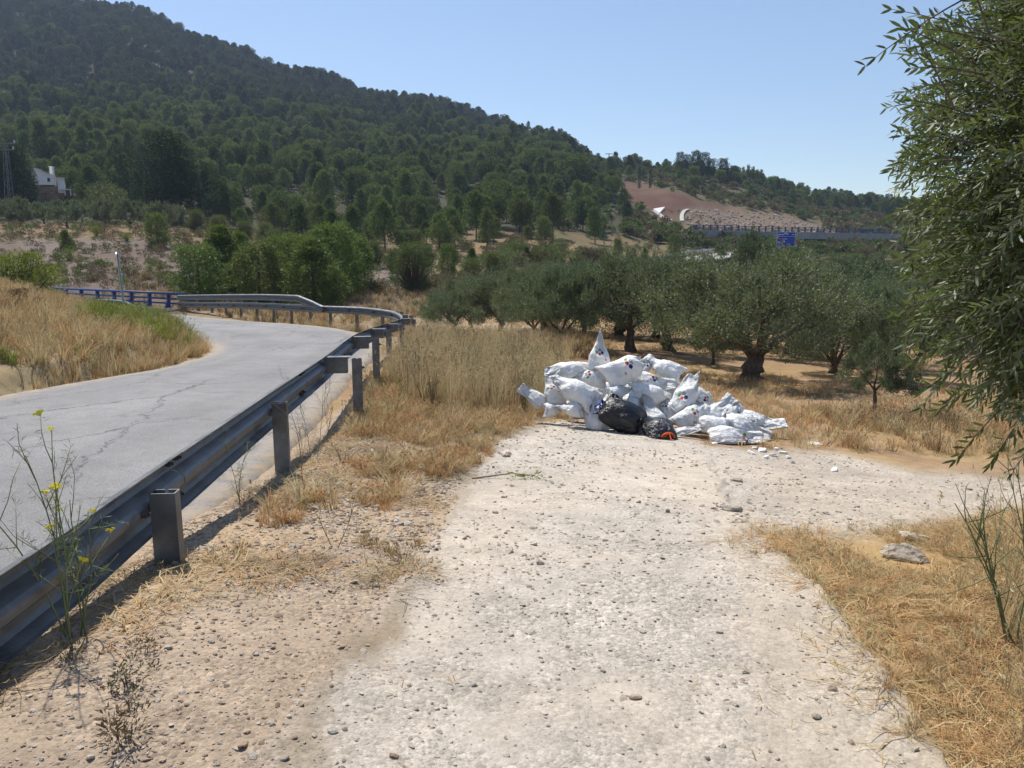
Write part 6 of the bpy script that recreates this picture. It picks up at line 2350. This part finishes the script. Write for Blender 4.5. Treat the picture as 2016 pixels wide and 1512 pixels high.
def ribbon(name, pts, w, mat, lift=0.25, kind=None, label=None, cat=None, n=40, thick=0.3):
    c = resample([tuple(p) for p in pts], n)
    z = ground_z(c[:, 0], c[:, 1], road=False)
    c[:, 2] = z + lift
    T = np.gradient(c[:, :2], axis=0)
    T /= np.linalg.norm(T, axis=1, keepdims=True)
    N = np.stack([-T[:, 1], T[:, 0]], 1)
    V = []
    for p, q in zip(c, N):
        for s, dz in ((-.5, -thick), (-.5, 0), (.5, 0), (.5, -thick)):
            V.append((p[0] + q[0] * s * w, p[1] + q[1] * s * w, p[2] + dz))
    fs = []
    for i in range(n - 1):
        for j in range(3):
            fs.append((i * 4 + j, i * 4 + j + 1, i * 4 + j + 5, i * 4 + j + 4))
    fs += [(0, 1, 2, 3), ((n - 1) * 4 + 3, (n - 1) * 4 + 2, (n - 1) * 4 + 1, (n - 1) * 4)]
    o = obj(name, mk_mesh(name, V, fs, mat))
    return tag(o, label, cat, kind=kind), c


def build_motorway():
    og = lambda px, py: on_ground(px, py, 62, 260)
    P0 = og(1286, 538)
    P1 = og(1400, 510)
    P2 = og(1460, 500)
    P3 = og(1515, 492)
    P4 = og(1600, 484)
    P5 = og(1700, 480)
    o, c = ribbon('motorway', [P0, P1, P2, P3, P4, P5], 7.5, ASPH, 0.5, 'structure', 'pale motorway lanes passing under the bridge', 'road', 60)
    g = empty('guardrail', tuple(c[0]), 0, 'far pale motorway guardrail rising behind the olive grove', 'guardrail')
    T = np.gradient(c[:, :2], axis=0)
    T /= np.linalg.norm(T, axis=1, keepdims=True)
    N = np.stack([-T[:, 1], T[:, 0]], 1)
    e = [Vector((p[0] + q[0] * 3.9, p[1] + q[1] * 3.9, p[2] + 0.75)) for p, q in zip(c, N)]
    mb = MB()
    V = []
    for p in e[:40]:
        V += [tuple(p + Vector((0, -0.05, -0.2))), tuple(p + Vector((0, -0.05, 0.2))), tuple(p + Vector((0, 0.05, 0.2))), tuple(p + Vector((0, 0.05, -0.2)))]
    fs = []
    for i in range(39):
        for j in range(4):
            fs.append((i * 4 + j, i * 4 + (j + 1) % 4, i * 4 + 4 + (j + 1) % 4, i * 4 + 4 + j))
    mb.add(V, fs)
    sub(g, 'beam', mb, simple_mat('pale_beam', (0.62, 0.62, 0.62), 0.5, 0.3))
    for p in e[:40:3]:
        sub(g, 'post', MB().box((p.x, p.y + 0.1, p.z - 0.5), (0.14, 0.14, 1.2)), GALV)
    # overpass
    A, B = at(1342, 452, 172), at(1742, 460, 192)
    d = B - A
    ang = math.atan2(d.y, d.x)
    L = math.hypot(d.x, d.y)
    mid = (A + B) / 2
    g = empty('overpass', (mid.x, mid.y, gz(mid.x, mid.y)), 0, 'long grey motorway bridge with dark railing above the stony slope', 'bridge')
    R = Matrix.Rotation(math.atan2(d.z, L), 3, 'Y').inverted()
    ux = d.normalized()

    def deck(name, z0, z1, w, mat, off=0.0, t0=0.0, t1=1.0):
        p, q = A + d * t0, A + d * t1
        nrm = Vector((-ux.y, ux.x, 0)).normalized()
        V = []
        for e_ in (p, q):
            for s in (-.5, .5):
                for z in (z0, z1):
                    V.append(tuple(e_ + nrm * (s * w + off) + Vector((0, 0, z))))
        mb = MB()
        mb.add(V, [(0, 1, 3, 2), (4, 6, 7, 5), (0, 4, 5, 1), (2, 3, 7, 6), (0, 2, 6, 4), (1, 5, 7, 3)])
        sub(g, name, mb, mat)
    deck('deck', -1.7, -0.5, 9.0, GREYC)
    deck('kerb', -0.49, -0.15, 0.5, GREYC, -4.3)
    for z in (0.1, 0.42, 0.78):
        deck('rail', z, z + 0.13, 0.14, NAVY, -4.3)
    n = 32
    for k in range(n):
        p = A + d * ((k + 0.5) / n)
        nrm = Vector((-ux.y, ux.x, 0)).normalized()
        c = p + nrm * -4.3
        sub(g, 'post', MB().box((c.x, c.y, c.z + 0.4), (0.26, 0.3, 1.15), ang), NAVY)
    for t in (0.275, 0.62):
        c = A + d * t
        sub(g, 'pier', MB().box((c.x, c.y, c.z - 5.2), (0.9, 3.0, 7.0), ang), GREYC)
    for t, h in ((0.05, 4.0), (0.97, 4.0)):
        c = A + d * t
        sub(g, 'abutment', MB().box((c.x, c.y - 0.2, c.z - 0.5 - h / 2), (L * 0.12, 8.4, h), ang), GREYC)
    # farther crossing at the right
    p, q = at(1690, 452, 215), at(1830, 455, 225)
    m = (p + q) / 2
    g2 = empty('overpass', (m.x, m.y, gz(m.x, m.y)), 0, 'dark end of a second bridge partly hidden by the close olive tree', 'bridge')
    sub(g2, 'deck', MB().box((m.x, m.y, m.z), (q.x - p.x, 6, 1.2)), GREYC)
    sub(g2, 'opening', MB().box((at(1706, 455, 211).x, 211.5, at(1706, 456, 211).z), (3.6, 1.0, 1.2)), DARK)
    # blue direction sign
    D = 148.0
    a, b = at(1530, 457, D), at(1564, 485, D)
    gz0 = gz(a.x, D)
    g3 = empty('direction_sign', ((a.x + b.x) / 2, D, gz0), 0, 'blue motorway direction sign behind a bright young pine', 'sign')
    cx, cz, w, h = (a.x + b.x) / 2, (a.z + b.z) / 2, b.x - a.x, a.z - b.z
    sub(g3, 'panel', MB().box((cx, D, cz), (w, 0.12, h)), SIGNB)
    for s in (-0.32, 0.32):
        sub(g3, 'post', MB().box((cx + s * w, D + 0.15, (gz0 + cz) / 2 - 0.3), (0.22, 0.16, cz - gz0 + h * 0.9)), GALV)
    for (x0, x1, z0, z1) in ((-.5, .5, .485, .5), (-.5, .5, -.5, -.485), (-.5, -.49, -.5, .5), (.49, .5, -.5, .5), (-.5, .5, .2, .215)):
        sub(g3, 'border', MB().box((cx + (x0 + x1) / 2 * w, D - 0.075, cz + (z0 + z1) / 2 * h), ((x1 - x0) * w, 0.03, (z1 - z0) * h)), LETW)
    for (x0, z0, ww, hh, mt) in ((-.44, .33, .16, .05, LETW), (-.24, .33, .10, .05, LETW), (-.10, .40, .04, .12, LETW), (-.02, .40, .04, .12, LETW), (0.06, .36, .05, .08, LETW), (.35, .33, .08, .04, LETW), (-.42, .03, .2, .07, LETR), (-.18, .02, .25, .03, LETW), (-.44, -.2, .09, .08, LETW), (-.32, -.2, .14, .06, LETR), (-.12, -.16, .06, .1, LETW)):
        sub(g3, 'lettering', MB().box((cx + (x0 + ww / 2) * w, D - 0.075, cz + z0 * h), (ww * w, 0.03, hh * h)), mt)
    c = at(1541, 489, D)
    sub(g3, 'lower_panel', MB().box((c.x, D, c.z), (1.2, 0.1, 0.9)), SIGNB)
    # concrete drains on the cutting
    og2 = lambda px, py: on_ground(px, py, 150, 420)
    ribbon('drain_channel', [og2(1354, 413), og2(1345, 419), og2(1342, 427), og2(1343, 436)], 1.0, CONC, 0.25, None, 'curved white concrete drain at the end of the stony slope', 'drain', 20)
    ribbon('drain_channel', [og2(1207, 356), og2(1214, 368), og2(1221, 378), og2(1227, 386)], 1.6, CONC, 0.35, None, 'straight pale concrete drain running down left of the red cutting', 'drain', 20)
    ribbon('drain_channel', [og2(1286, 417), og2(1298, 424), og2(1310, 431), og2(1320, 436)], 1.2, CONC, 0.3, None, 'pale concrete drain below the triangular slab', 'drain', 16)
    pts = [og2(1286, 415), og2(1309, 411), og2(1298, 424)]
    V = [tuple(p + Vector((0, 0, 0.55))) for p in pts] + [tuple(p - Vector((0, 0, 0.4))) for p in pts]
    o = obj('concrete_slab', mk_mesh('concrete_slab', V, [(0, 1, 2), (5, 4, 3), (0, 3, 4, 1), (1, 4, 5, 2), (2, 5, 3, 0)], simple_mat('white_concrete', (0.66, 0.64, 0.6), 0.9)))
    tag(o, 'white triangular concrete slab at the foot of the red cutting', 'slab')
    # boulders strewn on the slope
    BOULD = stone_mat('slope_boulder', (0.20, 0.145, 0.105), (0.46, 0.39, 0.32))
    rng = np.random.default_rng(77)
    n = 6000
    Y = rng.uniform(150, 300, n)
    u = rng.uniform(1335, 1670, n)
    X = (u - 1008) / F * Y
    Z = ground_z(X, Y, road=False)
    px, py = project(X, Y, Z)
    ok = inpoly(px, py, [(1352, 414), (1450, 414), (1560, 428), (1640, 456), (1655, 468), (1360, 462), (1348, 440)])
    P = np.stack([X, Y, Z], 1)[ok]
    n = len(P)
    s = 0.15 + 0.5 * rng.random(n) ** 2
    scatter('slope_boulders', [rock_mesh('boulder', 760 + k, BOULD, 1, 0.8) for k in range(3)], P, np.stack([rng.normal(size=n) * .4, rng.normal(size=n) * .4, rng.random(n) * 6.28], 1), s, rng.integers(0, 3, n), 'pale boulders strewn over the slope behind the bridge', 'boulders')
    print('boulders', n)


build_motorway()

# ------------------------------------------------------------------ air
t_ = NT('haze_air')
pv_ = t_.n('ShaderNodeVolumePrincipled', {'Color': (0.62, 0.76, 1.0, 1), 'Density': 0.00024, 'Anisotropy': 0.0})
t_.t.links.new(pv_.outputs[0], t_.out.inputs['Volume'])
hz_ = obj('haze', MB().box((0, 0, 160), (3560, 3560, 400)).mesh('haze', t_.m))
tag(hz_, 'thin blue summer haze over the valley', 'haze', kind='stuff')
_g = bpy.data.objects['ground'].data
_c = np.empty(len(_g.vertices) * 3, np.float32)
_g.vertices.foreach_get('co', _c)
print('ground z', _c[2::3].min(), _c[2::3].max())
